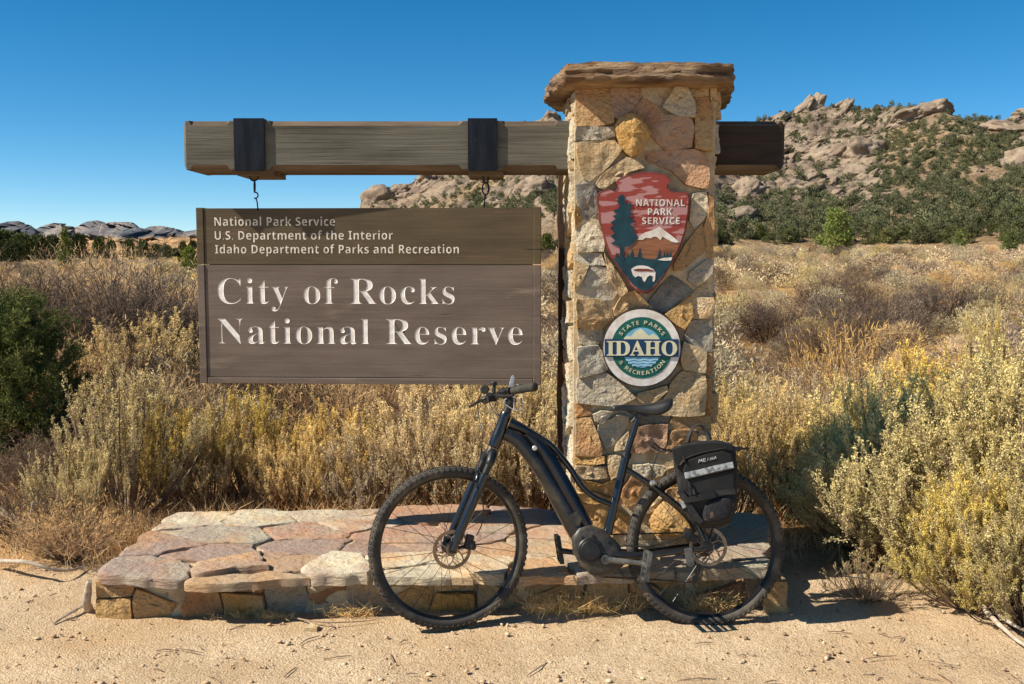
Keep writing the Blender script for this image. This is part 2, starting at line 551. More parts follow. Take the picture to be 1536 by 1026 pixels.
# outlines of the front stones: (scale, x0, y0) of the drawing they were taken from, then colour and corners
front_stones = [
    (2.852, 800, 120, [
        ('OR', (180, 25, 325, 22, 335, 100, 340, 185, 300, 195, 185, 200, 175, 110)), ('PK', (330, 22, 460, 25, 465, 70, 420, 130, 385, 168, 350, 165, 335, 110)),
        ('GY', (462, 25, 610, 22, 575, 70, 555, 120, 540, 140, 470, 75)), ('PK', (470, 78, 545, 140, 560, 160, 500, 228, 470, 195, 430, 150, 425, 135)),
        ('CR', (610, 25, 640, 25, 680, 95, 680, 160, 620, 155, 548, 120, 580, 75)), ('TN', (642, 22, 745, 20, 745, 70, 672, 70)),
        ('OR', (688, 80, 745, 75, 757, 110, 755, 300, 685, 295, 690, 180)), ('TN', (750, 20, 780, 20, 780, 130, 765, 165, 760, 100)),
        ('OC', (400, 150, 425, 150, 470, 195, 495, 235, 470, 270, 455, 310, 415, 333, 390, 310, 370, 280, 340, 215, 360, 170)),
        ('PK', (565, 158, 670, 170, 680, 200, 675, 292, 560, 300, 520, 265, 500, 235, 555, 168)), ('GY', (180, 204, 335, 207, 345, 245, 300, 258, 180, 262)),
        ('TN', (182, 268, 345, 262, 378, 300, 330, 360, 240, 435, 215, 420, 188, 350)), ('TN', (395, 335, 440, 350, 470, 380, 400, 400, 350, 430, 300, 470, 262, 455, 290, 410)),
        ('PK', (475, 305, 690, 300, 740, 340, 748, 420, 735, 470, 650, 450, 590, 390, 500, 355, 465, 335)), ('DG', (180, 450, 255, 445, 265, 490, 275, 560, 230, 605, 200, 590)),
        ('CR', (180, 650, 235, 608, 270, 625, 300, 670, 298, 735, 190, 735)), ('OC', (176, 532, 190, 540, 205, 600, 178, 635)), ('GY', (180, 745, 290, 740, 310, 795, 230, 790, 178, 772)),
        ('CR', (680, 490, 735, 480, 740, 560, 690, 640, 665, 600, 672, 530)), ('OR', (742, 480, 764, 500, 764, 760, 740, 760, 732, 640, 745, 560)),
        ('OR', (718, 615, 732, 650, 720, 740, 640, 810, 600, 815, 595, 790, 650, 700)), ('GY', (735, 770, 762, 775, 760, 830, 700, 880, 660, 855, 670, 820)),
        ('TN', (300, 740, 340, 800, 400, 900, 370, 930, 320, 830)), ('GY', (250, 795, 325, 815, 358, 900, 340, 942, 188, 932, 195, 890)),
        ('OR', (390, 910, 430, 905, 490, 960, 400, 990, 350, 1005, 345, 985)), ('DG', (490, 945, 590, 835, 640, 860, 680, 900, 560, 1000, 500, 975)),
        ('TN', (672, 920, 758, 850, 760, 1010, 680, 1010)), ('OC', (560, 1002, 668, 925, 672, 1010, 640, 1060, 600, 1040)), ('TN', (175, 775, 235, 800, 190, 890, 178, 900))]),
    (3.42, 800, 420, [
        ('TN', (222, 98, 340, 100, 400, 150, 410, 195, 225, 195)), ('OR', (222, 203, 400, 203, 350, 243, 225, 245)), ('GY', (225, 252, 350, 248, 365, 300, 305, 335, 235, 325)),
        ('GY', (228, 345, 330, 338, 365, 400, 375, 455, 232, 495)), ('GY', (225, 507, 375, 475, 430, 515, 522, 598, 420, 640, 228, 625)), ('TN', (530, 580, 680, 533, 685, 560, 620, 620, 540, 625)),
        ('TN', (695, 530, 760, 463, 875, 480, 878, 690, 660, 690, 640, 640, 690, 560)), ('RU', (884, 502, 922, 502, 922, 695, 884, 692)), ('TN', (810, 97, 915, 92, 915, 185, 810, 200)),
        ('GY', (800, 212, 915, 202, 912, 368, 820, 338, 772, 295)), ('TN', (767, 312, 880, 367, 875, 470, 770, 455, 750, 410)), ('OR', (888, 378, 918, 382, 918, 492, 885, 492))]),
    (6.68, 850, 560, [
        ('OR', (92, 450, 240, 440, 300, 600, 350, 780, 330, 810, 85, 806)), ('CR', (260, 402, 340, 375, 440, 380, 420, 420, 350, 485, 280, 470)),
        ('CR', (320, 492, 440, 450, 520, 402, 620, 430, 620, 510, 540, 620, 470, 720, 385, 760, 312, 560)), ('RU', (92, 300, 220, 310, 240, 390, 92, 432)), ('DG', (715, 400, 960, 390, 1030, 440, 1010, 490, 760, 500, 640, 470)),
        ('PK', (690, 520, 1000, 510, 1000, 600, 980, 720, 900, 790, 680, 780, 600, 740, 640, 600)), ('OR', (1065, 425, 1450, 428, 1450, 545, 1110, 562, 1040, 480)),
        ('OR', (1060, 580, 1190, 566, 1300, 600, 1300, 690, 1090, 710, 1000, 790, 1010, 680)), ('OC', (85, 820, 365, 820, 370, 885, 300, 892, 85, 900)), ('TN', (500, 705, 615, 570, 605, 740, 480, 762)),
        ('TN', (1320, 570, 1450, 560, 1450, 800, 1310, 790))]),
    (6.68, 850, 680, [
        ('TN', (85, 115, 390, 115, 395, 235, 190, 245, 85, 245)), ('TN', (390, 10, 540, 20, 520, 190, 440, 235, 410, 130)), ('CR', (660, 110, 820, 95, 830, 200, 780, 270, 660, 160)),
        ('CR', (840, 110, 990, 140, 940, 200, 850, 230)), ('OC', (90, 255, 200, 262, 330, 300, 490, 245, 500, 290, 460, 430, 260, 375, 90, 330)), ('RU', (640, 210, 760, 290, 720, 360, 690, 470, 600, 510, 550, 420, 570, 330)),
        ('OC', (90, 380, 260, 390, 450, 438, 420, 475, 90, 480)), ('OC', (92, 495, 380, 500, 430, 560, 400, 740, 300, 770, 95, 770)), ('RU', (500, 560, 620, 640, 600, 790, 420, 790, 440, 650)),
        ('OC', (960, 470, 1100, 520, 1240, 700, 1220, 770, 880, 785, 830, 700, 840, 600)), ('TN', (840, 420, 940, 430, 900, 500, 830, 560, 760, 570)), ('TN', (1000, 150, 1180, 130, 1200, 300, 1050, 330)),
        ('OR', (1000, 350, 1200, 320, 1260, 480, 1120, 500, 980, 440)), ('TN', (1220, 140, 1450, 140, 1450, 330, 1230, 320)), ('OR', (1280, 350, 1450, 345, 1450, 620, 1290, 680)),
        ('TN', (85, 790, 450, 800, 440, 950, 85, 950)), ('GY', (470, 800, 850, 800, 850, 950, 460, 950)), ('TN', (870, 800, 1200, 785, 1200, 950, 870, 950)), ('OR', (1230, 780, 1450, 650, 1450, 950, 1220, 950))])]


def pillar():
    rng = random.Random(7)
    t = thing('stone_pillar', 'tall tan and orange stone masonry pillar with a rough flat capstone carrying two emblem signs', 'stone pillar',
              ((PX0 + PX1) / 2, PY + PD / 2, .21))
    o = t.location
    acc = ([], [], [])
    z0, z1 = .20, PTOP
    loc = lambda v: v - o
    x0, x1 = PX0 + .002, PX1
    pal = dict(OR=OR, TN=TN, GY=GY, CR=CR, RU=RU, PK=PK, DG=DG, OC=OC)
    for sc0, ox, oy, L in front_stones:
        for cn, q in L:
            poly = []
            for k in range(0, len(q), 2):
                p = at(ox + q[k] / sc0, oy + q[k + 1] / sc0, PY)
                poly.append(Vector((min(x1, max(x0, p.x)), max(z0, p.z))))
            poly = poly[::-1]
            fr = lambda a, b, h: loc(Vector((a, PY - h, b)))
            h1 = rng.uniform(.016, .046)
            big = cn == 'OC' and q[0] in (400, 960)
            c = Vector(pal[cn]) * rng.uniform(.9, 1.1)
            stn = {'OR': RU, 'TN': OR, 'GY': TN, 'CR': TN, 'RU': OC, 'PK': RU, 'DG': GY, 'OC': OR}[cn]
            add_stone(acc, stone(rng, poly, fr, -.035, h1 + (.035 if big else 0), c, gap=-.006, tilt=.17, rough=.011, stain=stn, crown=.03 if big else .0, jag=.007))
    # the other three faces
    def side(n, W, fr, cols, seed):
        r = random.Random(seed)
        s = []
        tries = 0
        while len(s) < n and tries < 4000:
            tries += 1
            p = (r.uniform(0, W), r.uniform(z0, z1))
            if all(math.hypot(p[0] - q[0], (p[1] - q[1]) * 1.2) > .115 for q in s): s.append(p)
        for poly in voronoi(s, [(0, z0), (W, z0), (W, z1), (0, z1)], 1.2):
            if len(poly) >= 3:
                add_stone(acc, stone(r, poly, fr, -.035, r.uniform(.006, .032), Vector(r.choice(cols)) * r.uniform(.9, 1.1), gap=.008, tilt=.10, rough=.012,
                                     stain=r.choice((OR, CR, TN))))
    side(70, PD - .01, lambda a, b, h: loc(Vector((PX0 - h, PY + .01 + PD - a, b))), (CR, TN, OR, CR, GY), 3)
    side(70, PD - .01, lambda a, b, h: loc(Vector((PX1 + h, PY + .01 + a, b))), (CR, TN, OR, GY), 4)
    side(60, PX1 - PX0, lambda a, b, h: loc(Vector((PX1 - a, PY + PD + h, b))), (CR, TN, OR, GY), 5)
    ob = mk('masonry', acc[0], acc[1], M['stone'], t, col=acc[2])
    smooth_by_angle(ob, 21)
    MB().box(((0, 0, (z0 + z1) / 2 - o.z)), (PX1 - PX0 + .004, PD + .004, z1 - z0)).build('mortar_core', M['mortar'], t)
    # capstone: one thick split slab, layered along its edge
    cap = [at(847, 128, PY - .13), at(950, 128, PY - .17), at(1060, 128, PY - .16), at(1104, 128, PY - .10), at(1098, 128, PY + .3), at(1090, 128, PY + PD + .1),
           at(960, 128, PY + PD + .14), at(832, 128, PY + PD + .12), at(815, 128, PY + PD * .75), at(822, 128, PY + .3), at(838, 128, PY + .02)]
    poly = [Vector((p.x, p.y)) for p in cap]
    cz = PTOP
    c = sum(poly, Vector((0, 0))) / len(poly)
    pts = []
    for k in range(len(poly)):
        a, b = poly[k], poly[(k + 1) % len(poly)]
        m = max(1, int((b - a).length / .022))
        pts += [a.lerp(b, q / m) for q in range(m)]
    V, F, K = [], [], []
    H = .098
    prof = [(.80, -.0), (.93, .004), (.985, .014), (1.0, .03), (.985, .045), (.995, .062), (.985, .08), (.96, .094), (.8, .1), (.4, .1)]
    cc, ck = Vector(srgb(166, 140, 108)), Vector(srgb(104, 84, 70))
    for s, h in prof:
        for p in pts:
            d = (p - c); l = d.length
            j = .020 * noise.noise((p.x * 5, p.y * 5, h * 14)) + .016 * noise.noise((p.x * 17, p.y * 17, h * 70 + 5)) + .008 * noise.noise((p.x * 45, p.y * 45, h * 120))
            q = c + d * ((l * s + j * (1 if s > .9 else .3)) / l)
            dz = .008 * noise.noise((q.x * 6, q.y * 6, 2)) + .006 * noise.noise((q.x * 22, q.y * 22, h * 30))
            V.append(Vector((q.x, q.y, cz + h + dz)) - o)
            K.append(cc.lerp(ck, min(1, max(0, .5 + 1.6 * noise.noise((q.x * 4, q.y * 4, h * 60))))))
    m = len(pts)
    for r in range(len(prof) - 1):
        for k in range(m):
            l = (k + 1) % m
            F.append((r * m + k, r * m + l, (r + 1) * m + l, (r + 1) * m + k))
    F.append(tuple(range(m - 1, -1, -1))); F.append(tuple((len(prof) - 1) * m + k for k in range(m)))
    ob = mk('capstone', V, F, M['cap'], t, col=K)
    smooth_by_angle(ob, 35)
    # narrow weathered upright behind the left face
    b = MB()
    P = []
    for i in range(24):
        z = .21 + (at(840, 263, PY + PD).z - .21) * i / 23
        P.append((z, .010 * noise.noise((z * 3, 1, 1)) + .006 * noise.noise((z * 11, 4, 1)), .010 * noise.noise((z * 4, 9, 1))))
    xa, xb = at(837, 385, PY + PD).x, at(849, 385, PY + PD).x
    V, F = [], []
    for z, l, r in P:
        V += [Vector((xa + l, PY + PD - .05, z)) - o, Vector((xb + .02, PY + PD - .05 + r, z)) - o, Vector((xb + .02, PY + PD + .03, z)) - o, Vector((xa + l + r * .5, PY + PD + .03, z)) - o]
    for i in range(23):
        for k in range(4):
            l = (k + 1) % 4
            F.append((i * 4 + k, i * 4 + l, i * 4 + 4 + l, i * 4 + 4 + k))
    F += [(3, 2, 1, 0), (92, 93, 94, 95)]
    mk('backing_board', V, F, M['old_board'], t)
    return t


pillar()

# ---- low stone platform
PZ = .205
PU, GR, OG, RD, CG = srgb(156, 134, 120), srgb(166, 156, 136), srgb(184, 150, 114), srgb(170, 134, 112), srgb(202, 188, 160)
flag_seeds = [(225, 849, PU), (245, 819, PU), (337, 804, GR), (290, 777, CG), (394, 778, CG), (468, 817, PU), (365, 846, OG), (432, 842, OG), (510, 846, CG),
              (459, 795, RD), (537, 785, RD), (594, 797, RD), (626, 812, PU), (600, 838, CG), (690, 812, PU), (722, 845, CG), (740, 822, OG),
              (805, 818, OG), (816, 848, OG), (664, 772, RD), (805, 772, PU), (730, 785, RD), (470, 772, CG), (390, 862, OG), (880, 845, GR), (950, 842, GR),
              (1030, 838, GR), (1110, 830, GR), (1090, 800, GR), (860, 800, RD), (640, 855, CG), (1130, 852, GR), (310, 830, PU), (560, 820, PU)]


def platform():
    rng = random.Random(11)
    t = thing('stone_platform', 'low stone platform of cracked purple and tan flagstones under the hanging sign', 'stone platform', (-.3, 4.85, 0))
    o = t.location
    pl = [on_z(143, 860, PZ), on_z(310, 872, PZ), on_z(470, 862, PZ), on_z(860, 862, PZ), on_z(1152, 852, PZ), on_z(1160, 775, PZ), on_z(700, 757, PZ), on_z(262, 768, PZ)]
    bounds = [(p.x, p.y) for p in pl]
    sd = []
    for px, py, c in flag_seeds:
        p = on_z(px, py, PZ)
        sd.append((p.x, p.y))
    cells = voronoi(sd, bounds, 1.45)
    for (px, py, c), poly in zip(flag_seeds, cells):
        if len(poly) < 3: continue
        th = rng.uniform(-.012, .012)
        fr = lambda a, b, h: Vector((a, b, h)) - o
        S = stone(rng, poly, fr, PZ - .048, PZ + th, Vector(c) * rng.uniform(.92, 1.08), gap=.002, tilt=.02, rough=.0035, stain=rng.choice((PU, OG, CG, GR)), layers=True, jag=.03)
        smooth_by_angle(mk('flagstone', S[0], S[1], M['flag'], t, col=S[2]), 58)
    # front wall stones
    a0, a1 = on_z(140, 928, 0), on_z(1172, 908, 0)
    d = (a1 - a0); L = d.length; d.normalize(); nrm = Vector((d.y, -d.x, 0))
    wc = [GY, OC, RD, GY, OR, OR, GY, TN, PK, OR, TN, GY, PK, OR, TN, OC, TN, OR, TN, GY, OR, TN]
    acc = ([], [], [])
    s = []
    x = .06
    while x < L:
        s.append((x, .065 + rng.uniform(-.05, .04)))
        if rng.random() < .55: s.append((x + rng.uniform(-.03, .05), .13))
        x += rng.uniform(.09, .27)
    for i, poly in enumerate(voronoi(s, [(0, -.03), (L, -.03), (L, .162), (0, .162)])):
        if len(poly) < 3: continue
        fr = lambda a, b, h: a0 + d * a + nrm * (h - .045) + Vector((0, 0, b)) - o
        add_stone(acc, stone(rng, poly, fr, -.06, rng.uniform(-.005, .04), Vector(rng.choice((OR, OC, OR, TN, GY, RU, OC, TN))) * rng.uniform(.82, 1.0), gap=.004, tilt=.16, rough=.012, stain=rng.choice((OC, OR, RU, TN))))
    for xs, sgn in ((a0.x + .03, -1), (a1.x - .03, 1)):          # the two short ends
        fr = lambda a, b, h: Vector((xs + sgn * h, a, b)) - o
        s = [(4.45 + k * .24 + rng.uniform(-.05, .05), rng.uniform(.04, .1)) for k in range(5)]
        for poly in voronoi(s, [(4.36, -.03), (5.4, -.03), (5.4, .15), (4.36, .15)]):
            if len(poly) >= 3:
                add_stone(acc, stone(rng, poly, fr, -.08, rng.uniform(.0, .03), Vector(rng.choice((GY, TN, OR))) * rng.uniform(.9, 1.1), rough=.012, tilt=.1))
    smooth_by_angle(mk('front_wall', acc[0], acc[1], M['stone'], t, col=acc[2]), 38)
    # rubble and mortar filling
    V = []
    ins = [on_z(160, 858, 0), on_z(1145, 850, 0), on_z(1150, 778, 0), on_z(275, 772, 0)]
    q = [(a0.x + .07, a0.y + .048), (a1.x - .07, a1.y + .048), (a1.x - .07, 5.36), (a0.x + .09, 5.38)]
    MB().prism([Vector((x, y, PZ - .016)) - o for x, y in q], [Vector((x, y, -.05)) - o for x, y in q]).build('rubble_core', M['mortar'], t)
    return t


platform()


# ------------------------------------------------------------------ beam and hanging sign
BY = PY + .11                                        # front face of the beam
BD = .33
def beam():
    z0, z1 = at(500, 255, BY).z, at(500, 181, BY).z
    xl, xr = at(274, 220, BY).x, at(1178, 220, BY).x
    zc, yc = (z0 + z1) / 2, BY + BD / 2
    t = thing('timber_beam', 'long grey weathered timber beam running through the stone pillar with black straps', 'beam', ((xl + xr) / 2, yc, zc))
    o = t.location
    hz, hy = (z1 - z0) / 2, BD / 2
    X = lambda px: at(px, 220, BY).x - o.x
    st = []                                           # stations: x, chamfer, shrink
    ch, nc = .024, .004
    st += [(X(274), nc, .022), (X(279), nc, .0), (X(284), nc, 0), (X(289), ch, 0), (X(340), ch, 0), (X(345), nc, 0), (X(404), nc, 0), (X(409), ch, 0), (X(688), ch, 0), (X(694), nc, 0),
           (X(752), nc, 0), (X(757), ch, 0), (X(832), ch, 0), (X(838), nc, 0), (X(1072), nc, 0), (X(1078), ch, 0), (X(1164), ch, 0), (X(1169), nc, 0), (X(1172), nc, 0), (X(1178), nc, .022)]
    V, F = [], []
    for x, c, s in st:
        a, b = hy - s, hz - s
        V += [Vector((x, y, z)) for y, z in ((-a, -b + c), (-a, b - c), (-a + c, b), (a - c, b), (a, b - c), (a, -b + c), (a - c, -b), (-a + c, -b))]
    fm = []
    for i in range(len(st) - 1):
        for k in range(8):
            l = (k + 1) % 8
            F.append((i * 8 + k, i * 8 + 8 + k, i * 8 + 8 + l, i * 8 + l))
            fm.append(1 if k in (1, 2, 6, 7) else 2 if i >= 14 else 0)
    F.append(tuple(range(8))); F.append(tuple(len(V) - 1 - k for k in range(8))); fm += [1, 1]
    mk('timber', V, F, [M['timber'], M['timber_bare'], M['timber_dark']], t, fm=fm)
    for pa, pb in ((352, 398), (702, 746)):
        xa, xb = X(pa), X(pb)
        xm, wd = (xa + xb) / 2, xb - xa
        b = MB()
        pt = .012
        zb, zt = -hz - .006, hz + .010
        # front plate, top plate, back plate
        b.box((xm, -hy - pt / 2 - .003, (zb + zt) / 2), (wd, pt, zt - zb))
        b.box((xm, 0, zt - pt / 2 + .0005), (wd - .001, 2 * hy + .006, pt - .002))
        b.box((xm, hy + pt / 2 + .003, (zb + zt) / 2), (wd, pt, zt - zb))
        s = b.build('strap', M['iron'], t, bevel=.002)
        MB().box((xm + .012, .01, -hz - .012), (wd + .03, 2 * hy - .06, .024)).build('spacer_block', M['timber_bare'], s, bevel=.003)
    return z0


Z_BEAM = beam()


def mathfont(s, up, lo):
    return ''.join(chr(up + ord(c) - 65) if 'A' <= c <= 'Z' else chr(lo + ord(c) - 97) if 'a' <= c <= 'z' else c for c in s)


SERIF = (0x1D400, 0x1D41A)
SANS = (0x1D5A0, 0x1D5BA)
SANSB = (0x1D5D4, 0x1D5EE)


def text_flat(body, face=None, offset=0.0, space=1.0, res=3):
    """flat filled text as (verts 2d, faces), left edge at 0, baseline at 0, cap height 1"""
    def raw(s):
        cu = bpy.data.curves.new('t', 'FONT')
        cu.body = mathfont(s, *face) if face else s
        cu.resolution_u = res
        cu.offset = offset
        cu.space_character = space
        o = bpy.data.objects.new('t', cu); C.objects.link(o)
        dg = bpy.context.evaluated_depsgraph_get(); dg.update()
        me = bpy.data.meshes.new_from_object(o.evaluated_get(dg))
        b = bmesh.new(); b.from_mesh(me)
        bmesh.ops.remove_doubles(b, verts=b.verts, dist=1e-5)
        V = [v.co.copy() for v in b.verts]; F = [[v.index for v in f.verts] for f in b.faces]
        b.free()
        bpy.data.objects.remove(o); bpy.data.curves.remove(cu); bpy.data.meshes.remove(me)
        return V, F
    V, F = raw(body)
    H, _ = raw('H')
    cap = max(v.y for v in H)
    x0 = min(v.x for v in V)
    return [Vector(((v.x - x0) / cap, v.y / cap)) for v in V], F


def fit(V, x0, x1, base, cap):
    w = max(v.x for v in V)
    return [Vector((x0 + v.x / w * (x1 - x0), base + v.y * cap)) for v in V]


def loops_of(V, F):
    """boundary edges of a flat triangulated text, oriented with the face on the left"""
    E = {}
    for f in F:
        a = sum((V[f[i]].x * V[f[(i + 1) % len(f)]].y - V[f[(i + 1) % len(f)]].x * V[f[i]].y) for i in range(len(f)))
        g = f if a > 0 else f[::-1]
        for i in range(len(g)):
            E[(g[i], g[(i + 1) % len(g)])] = 1
    return [e for e in E if (e[1], e[0]) not in E]


def carved_panel(name, x0, x1, z0, z1, texts, depth, bev, front, mat_p, mat_l, parent, thick, y0):
    """board whose face has the letters cut into it with sloping sides; face at y0, +y is into the board"""
    P, E = [Vector((x0, z0)), Vector((x1, z0)), Vector((x1, z1)), Vector((x0, z1))], [(0, 1), (1, 2), (2, 3), (3, 0)]
    LV, LF = [], []
    edges = []
    for V, F in texts:
        o = len(P)
        be = loops_of(V, F)
        used = sorted({i for e in be for i in e})
        mp = {v: k for k, v in enumerate(used)}
        P += [V[i] for i in used]
        ee = [(mp[a] + o, mp[b] + o) for a, b in be]
        E += ee; edges += ee
        # pocket
        nrm = [Vector((0, 0)) for _ in V]
        for a, b in be:
            d = (V[b] - V[a]).normalized()
            n = Vector((-d.y, d.x))
            nrm[a] += n; nrm[b] += n
        lo = len(LV)
        for i, v in enumerate(V):
            LV.append(Vector((v.x, y0, v.y)))
        for i, v in enumerate(V):
            n = nrm[i].normalized() if nrm[i].length > 1e-6 else nrm[i]
            q = v + n * bev
            LV.append(Vector((q.x, y0 + depth, q.y)))
        k = len(V)
        for f in F: LF.append(tuple(lo + k + i for i in f))
        for a, b in be: LF.append((lo + a, lo + b, lo + k + b, lo + k + a))
    r = delaunay_2d_cdt(P, E, [], 0, 1e-7)
    VV, FF = r[0], r[2]
    if not edges: edges = [(0, 0)]
    A = np.array([(P[a].x, P[a].y) for a, b in edges]); B = np.array([(P[b].x, P[b].y) for a, b in edges])
    keep = []
    for f in FF:
        cx = sum(VV[i].x for i in f) / 3; cy = sum(VV[i].y for i in f) / 3
        hit = ((A[:, 1] > cy) != (B[:, 1] > cy))
        xx = A[hit, 0] + (cy - A[hit, 1]) / (B[hit, 1] - A[hit, 1]) * (B[hit, 0] - A[hit, 0])
        if (xx > cx).sum() % 2 == 0: keep.append(tuple(f))
    V3 = [Vector((v.x, y0, v.y)) for v in VV]
    n = len(V3)
    V3 += [Vector((x0, y0, z0)), Vector((x1, y0, z0)), Vector((x1, y0, z1)), Vector((x0, y0, z1)),
           Vector((x0, y0 + thick, z0)), Vector((x1, y0 + thick, z0)), Vector((x1, y0 + thick, z1)), Vector((x0, y0 + thick, z1))]
    keep += [(n, n + 1, n + 5, n + 4), (n + 1, n + 2, n + 6, n + 5), (n + 2, n + 3, n + 7, n + 6), (n + 3, n, n + 4, n + 7), (n + 4, n + 5, n + 6, n + 7)]
    k = len(V3); yb = y0 + depth + .0006
    V3 += [Vector((x0, yb, z0)), Vector((x1, yb, z0)), Vector((x1, yb, z1)), Vector((x0, yb, z1))]
    keep.append((k, k + 1, k + 2, k + 3))
    p = mk(name, V3, keep, mat_p, parent)
    if LV: mk('lettering', LV, LF, mat_l, p)
    return p


def emblem_text(name, V, F, fn, parent, m, thick=.002):
    """raised letters: fn maps 2d to a world-relative point on the plane"""
    n = len(V)
    P = [fn(v, 0) for v in V] + [fn(v, thick) for v in V]
    FF = [tuple(f) for f in F]
    for a, b in loops_of(V, F): FF.append((a, b, n + b, n + a))
    return mk(name, P, FF, m, parent)


def hanging_sign():
    yl, yr = BY + .103, BY + .03                      # the sign has swung a little: its right end is nearer
    a, b = at(297, 445, yl), at(812, 445, yr)
    yaw = math.atan2(b.y - a.y, b.x - a.x)
    mid = (a + b) / 2
    t = thing('hanging_sign', 'large brown wooden park entrance sign with carved white lettering hung on chains', 'sign', mid)
    t.rotation_euler = (0, 0, yaw)
    W = (b - a).length
    k = W / 515
    X = lambda px: (px - 554.5) * k
    Z = lambda py: (445 - py) * k
    small = []
    for s, x0, x1, base in (('National Park Service', 325, 506, 340), ('U.S. Department of the Interior', 325, 592, 360.5), ('Idaho Department of Parks and Recreation', 325, 690, 381)):
        V, F = text_flat(s, SANSB, offset=-.014, space=1.06, res=2)
        small.append((fit(V, X(x0), X(x1), Z(base), 12.6 * k), F))
    big = []
    for s, x0, x1, base in (('City of Rocks', 327, 683, 456), ('National Reserve', 326, 784, 516)):
        V, F = text_flat(s, SERIF, offset=-.012, space=1.06, res=4)
        big.append((fit(V, X(x0), X(x1), Z(base), 37.5 * k), F))
    ym = 0.0
    xL, xR = X(297), X(812)
    fr = 12 * k
    hp = carved_panel('header_panel', xL + fr, xR - fr, Z(396.9), Z(314), [], .0006, .0001, None, M['sign_olive'], M['letter_small'], t, .07, ym + .001)
    for V, F in small:
        emblem_text('lettering', V, F, lambda v, d: Vector((v.x, ym - .0002 + d, v.y)), hp, M['letter_small'], .0014)
    carved_panel('name_panel', xL + fr, xR - fr, Z(566), Z(398.0), big, .0018, .0034, None, M['sign_brown'], M['letter'], t, .07, ym)
    MB().box(((xL + xR) / 2, .055, (Z(320) + Z(570)) / 2), (xR - xL - 2 * fr - .01, .024, Z(320) - Z(570))).build('back_board', M['sign_brown'], t)
    # frame boards
    for sgn in (-1, 1):
        xc = (xL + fr / 2) if sgn < 0 else (xR - fr / 2)
        MB().box((xc, .036, (Z(396.6) + Z(313)) / 2), (fr - .004, .08, Z(313) - Z(396.6))).build('header_edge', M['sign_olive'], t, bevel=.003)
        MB().box((xc, .034, (Z(398) + Z(576)) / 2), (fr - .004, .08, Z(398) - Z(576))).build('frame_board', M['sign_brown'], t, bevel=.003)
    MB().box(((xL + xR) / 2, .033, (Z(567) + Z(576)) / 2), (xR - xL - 2 * fr - .002, .08, Z(567) - Z(576))).build('frame_board', M['sign_brown'], t, bevel=.003)
    # hangers: eye, links, hook
    for px, top, eye in ((379, 262, 0), (728, 262, 1)):
        base = at(px, 268, BY + .08)
        w = t.matrix_basis.inverted() if False else None
        def L3(qx, qy):
            v = at(qx, qy, BY + .09) - mid
            c, s = math.cos(-yaw), math.sin(-yaw)
            return Vector((v.x * c - v.y * s, v.x * s + v.y * c, v.z))
        m = MB()
        if eye == 0:
            ring = [L3(381 + 6.2 * math.cos(q), 265 + 6.2 * math.sin(q)) for q in np.linspace(0, 2 * math.pi, 16, endpoint=False)]
            m.tube(ring, .0042, 6, closed=True)
            m.tube([L3(382, 271), L3(382, 276), L3(382, 283), L3(382, 289)], [.004, .006, .006, .004], 8)
            hook = [L3(383 + 4.2 * math.cos(q), 293 + 4.6 * math.sin(q)) for q in np.linspace(-1.8, 3.4, 12)]
            m.tube([L3(382, 288)] + hook[:9], .0036, 6)
            m.tube([L3(384, 297), L3(386, 304), L3(387, 316)], .0034, 6)
        else:
            for cy, rx, ry in ((266, 4.0, 9.0), (283, 5.0, 9.5)):
                m.tube([L3(728.5 + rx * math.cos(q), cy + ry * math.sin(q)) for q in np.linspace(0, 2 * math.pi, 18, endpoint=False)], .004, 6, closed=True)
            m.tube([L3(732, 279), L3(733.5, 283), L3(732, 288)], .005, 6)
            m.tube([L3(728, 291), L3(727, 302), L3(725.5, 316)], .0034, 6)
        smooth_by_angle(m.build('hanger_chain', M['iron'], t), 50)
    return t


hanging_sign()


# ------------------------------------------------------------------ the two emblem signs on the pillar
def layer(name, pts, Y, thick, m, parent, org, bevel=0, tri=True):
    """thin raised panel: outline given as (px, py) on plane Y, front at Y"""
    f = [at(px, py, Y) for px, py in pts]
    o = [p + Vector((0, thick, 0)) for p in f]
    b = MB().prism([p - org for p in f], [p - org for p in o])
    return b.build(name, m, parent, bevel=bevel)


def paint(name, c, c2=None, **k):
    return mat(name, c, .5, col2=c2 or tuple(x * .82 for x in c), vscale=k.pop('vscale', 18), spec=.35, bump=.0006, bscale=120, **k)


M['cream'] = paint('cream_paint', srgb(222, 216, 180))
M['white'] = paint('white_paint', srgb(232, 226, 218), srgb(205, 190, 172))
M['ring_green'] = paint('green_paint', srgb(22, 96, 84))
M['bar_blue'] = paint('navy_paint', srgb(20, 60, 98))
M['lake_blue'] = paint('light_blue_paint', srgb(120, 180, 210))
M['pale_blue'] = paint('pale_blue_paint', srgb(178, 214, 226))
M['teal'] = paint('dark_teal_paint', srgb(28, 66, 76), srgb(20, 48, 58))
M['em_red'] = mat('red_emblem_paint', srgb(146, 62, 52), .5, col2=srgb(176, 128, 124), vscale=9, stretch=(.55, 1, 2.6), vlo=.50, vhi=.53, spec=.35, detail=2)
M['em_edge'] = paint('emblem_edge_paint', srgb(128, 62, 52), srgb(90, 44, 38))
M['em_brown'] = mat('brown_emblem_paint', srgb(150, 98, 62), .6, col2=srgb(112, 70, 44), vscale=14, stretch=(.4, 1, 4))
M['em_dark'] = paint('dark_edge', srgb(58, 42, 36))


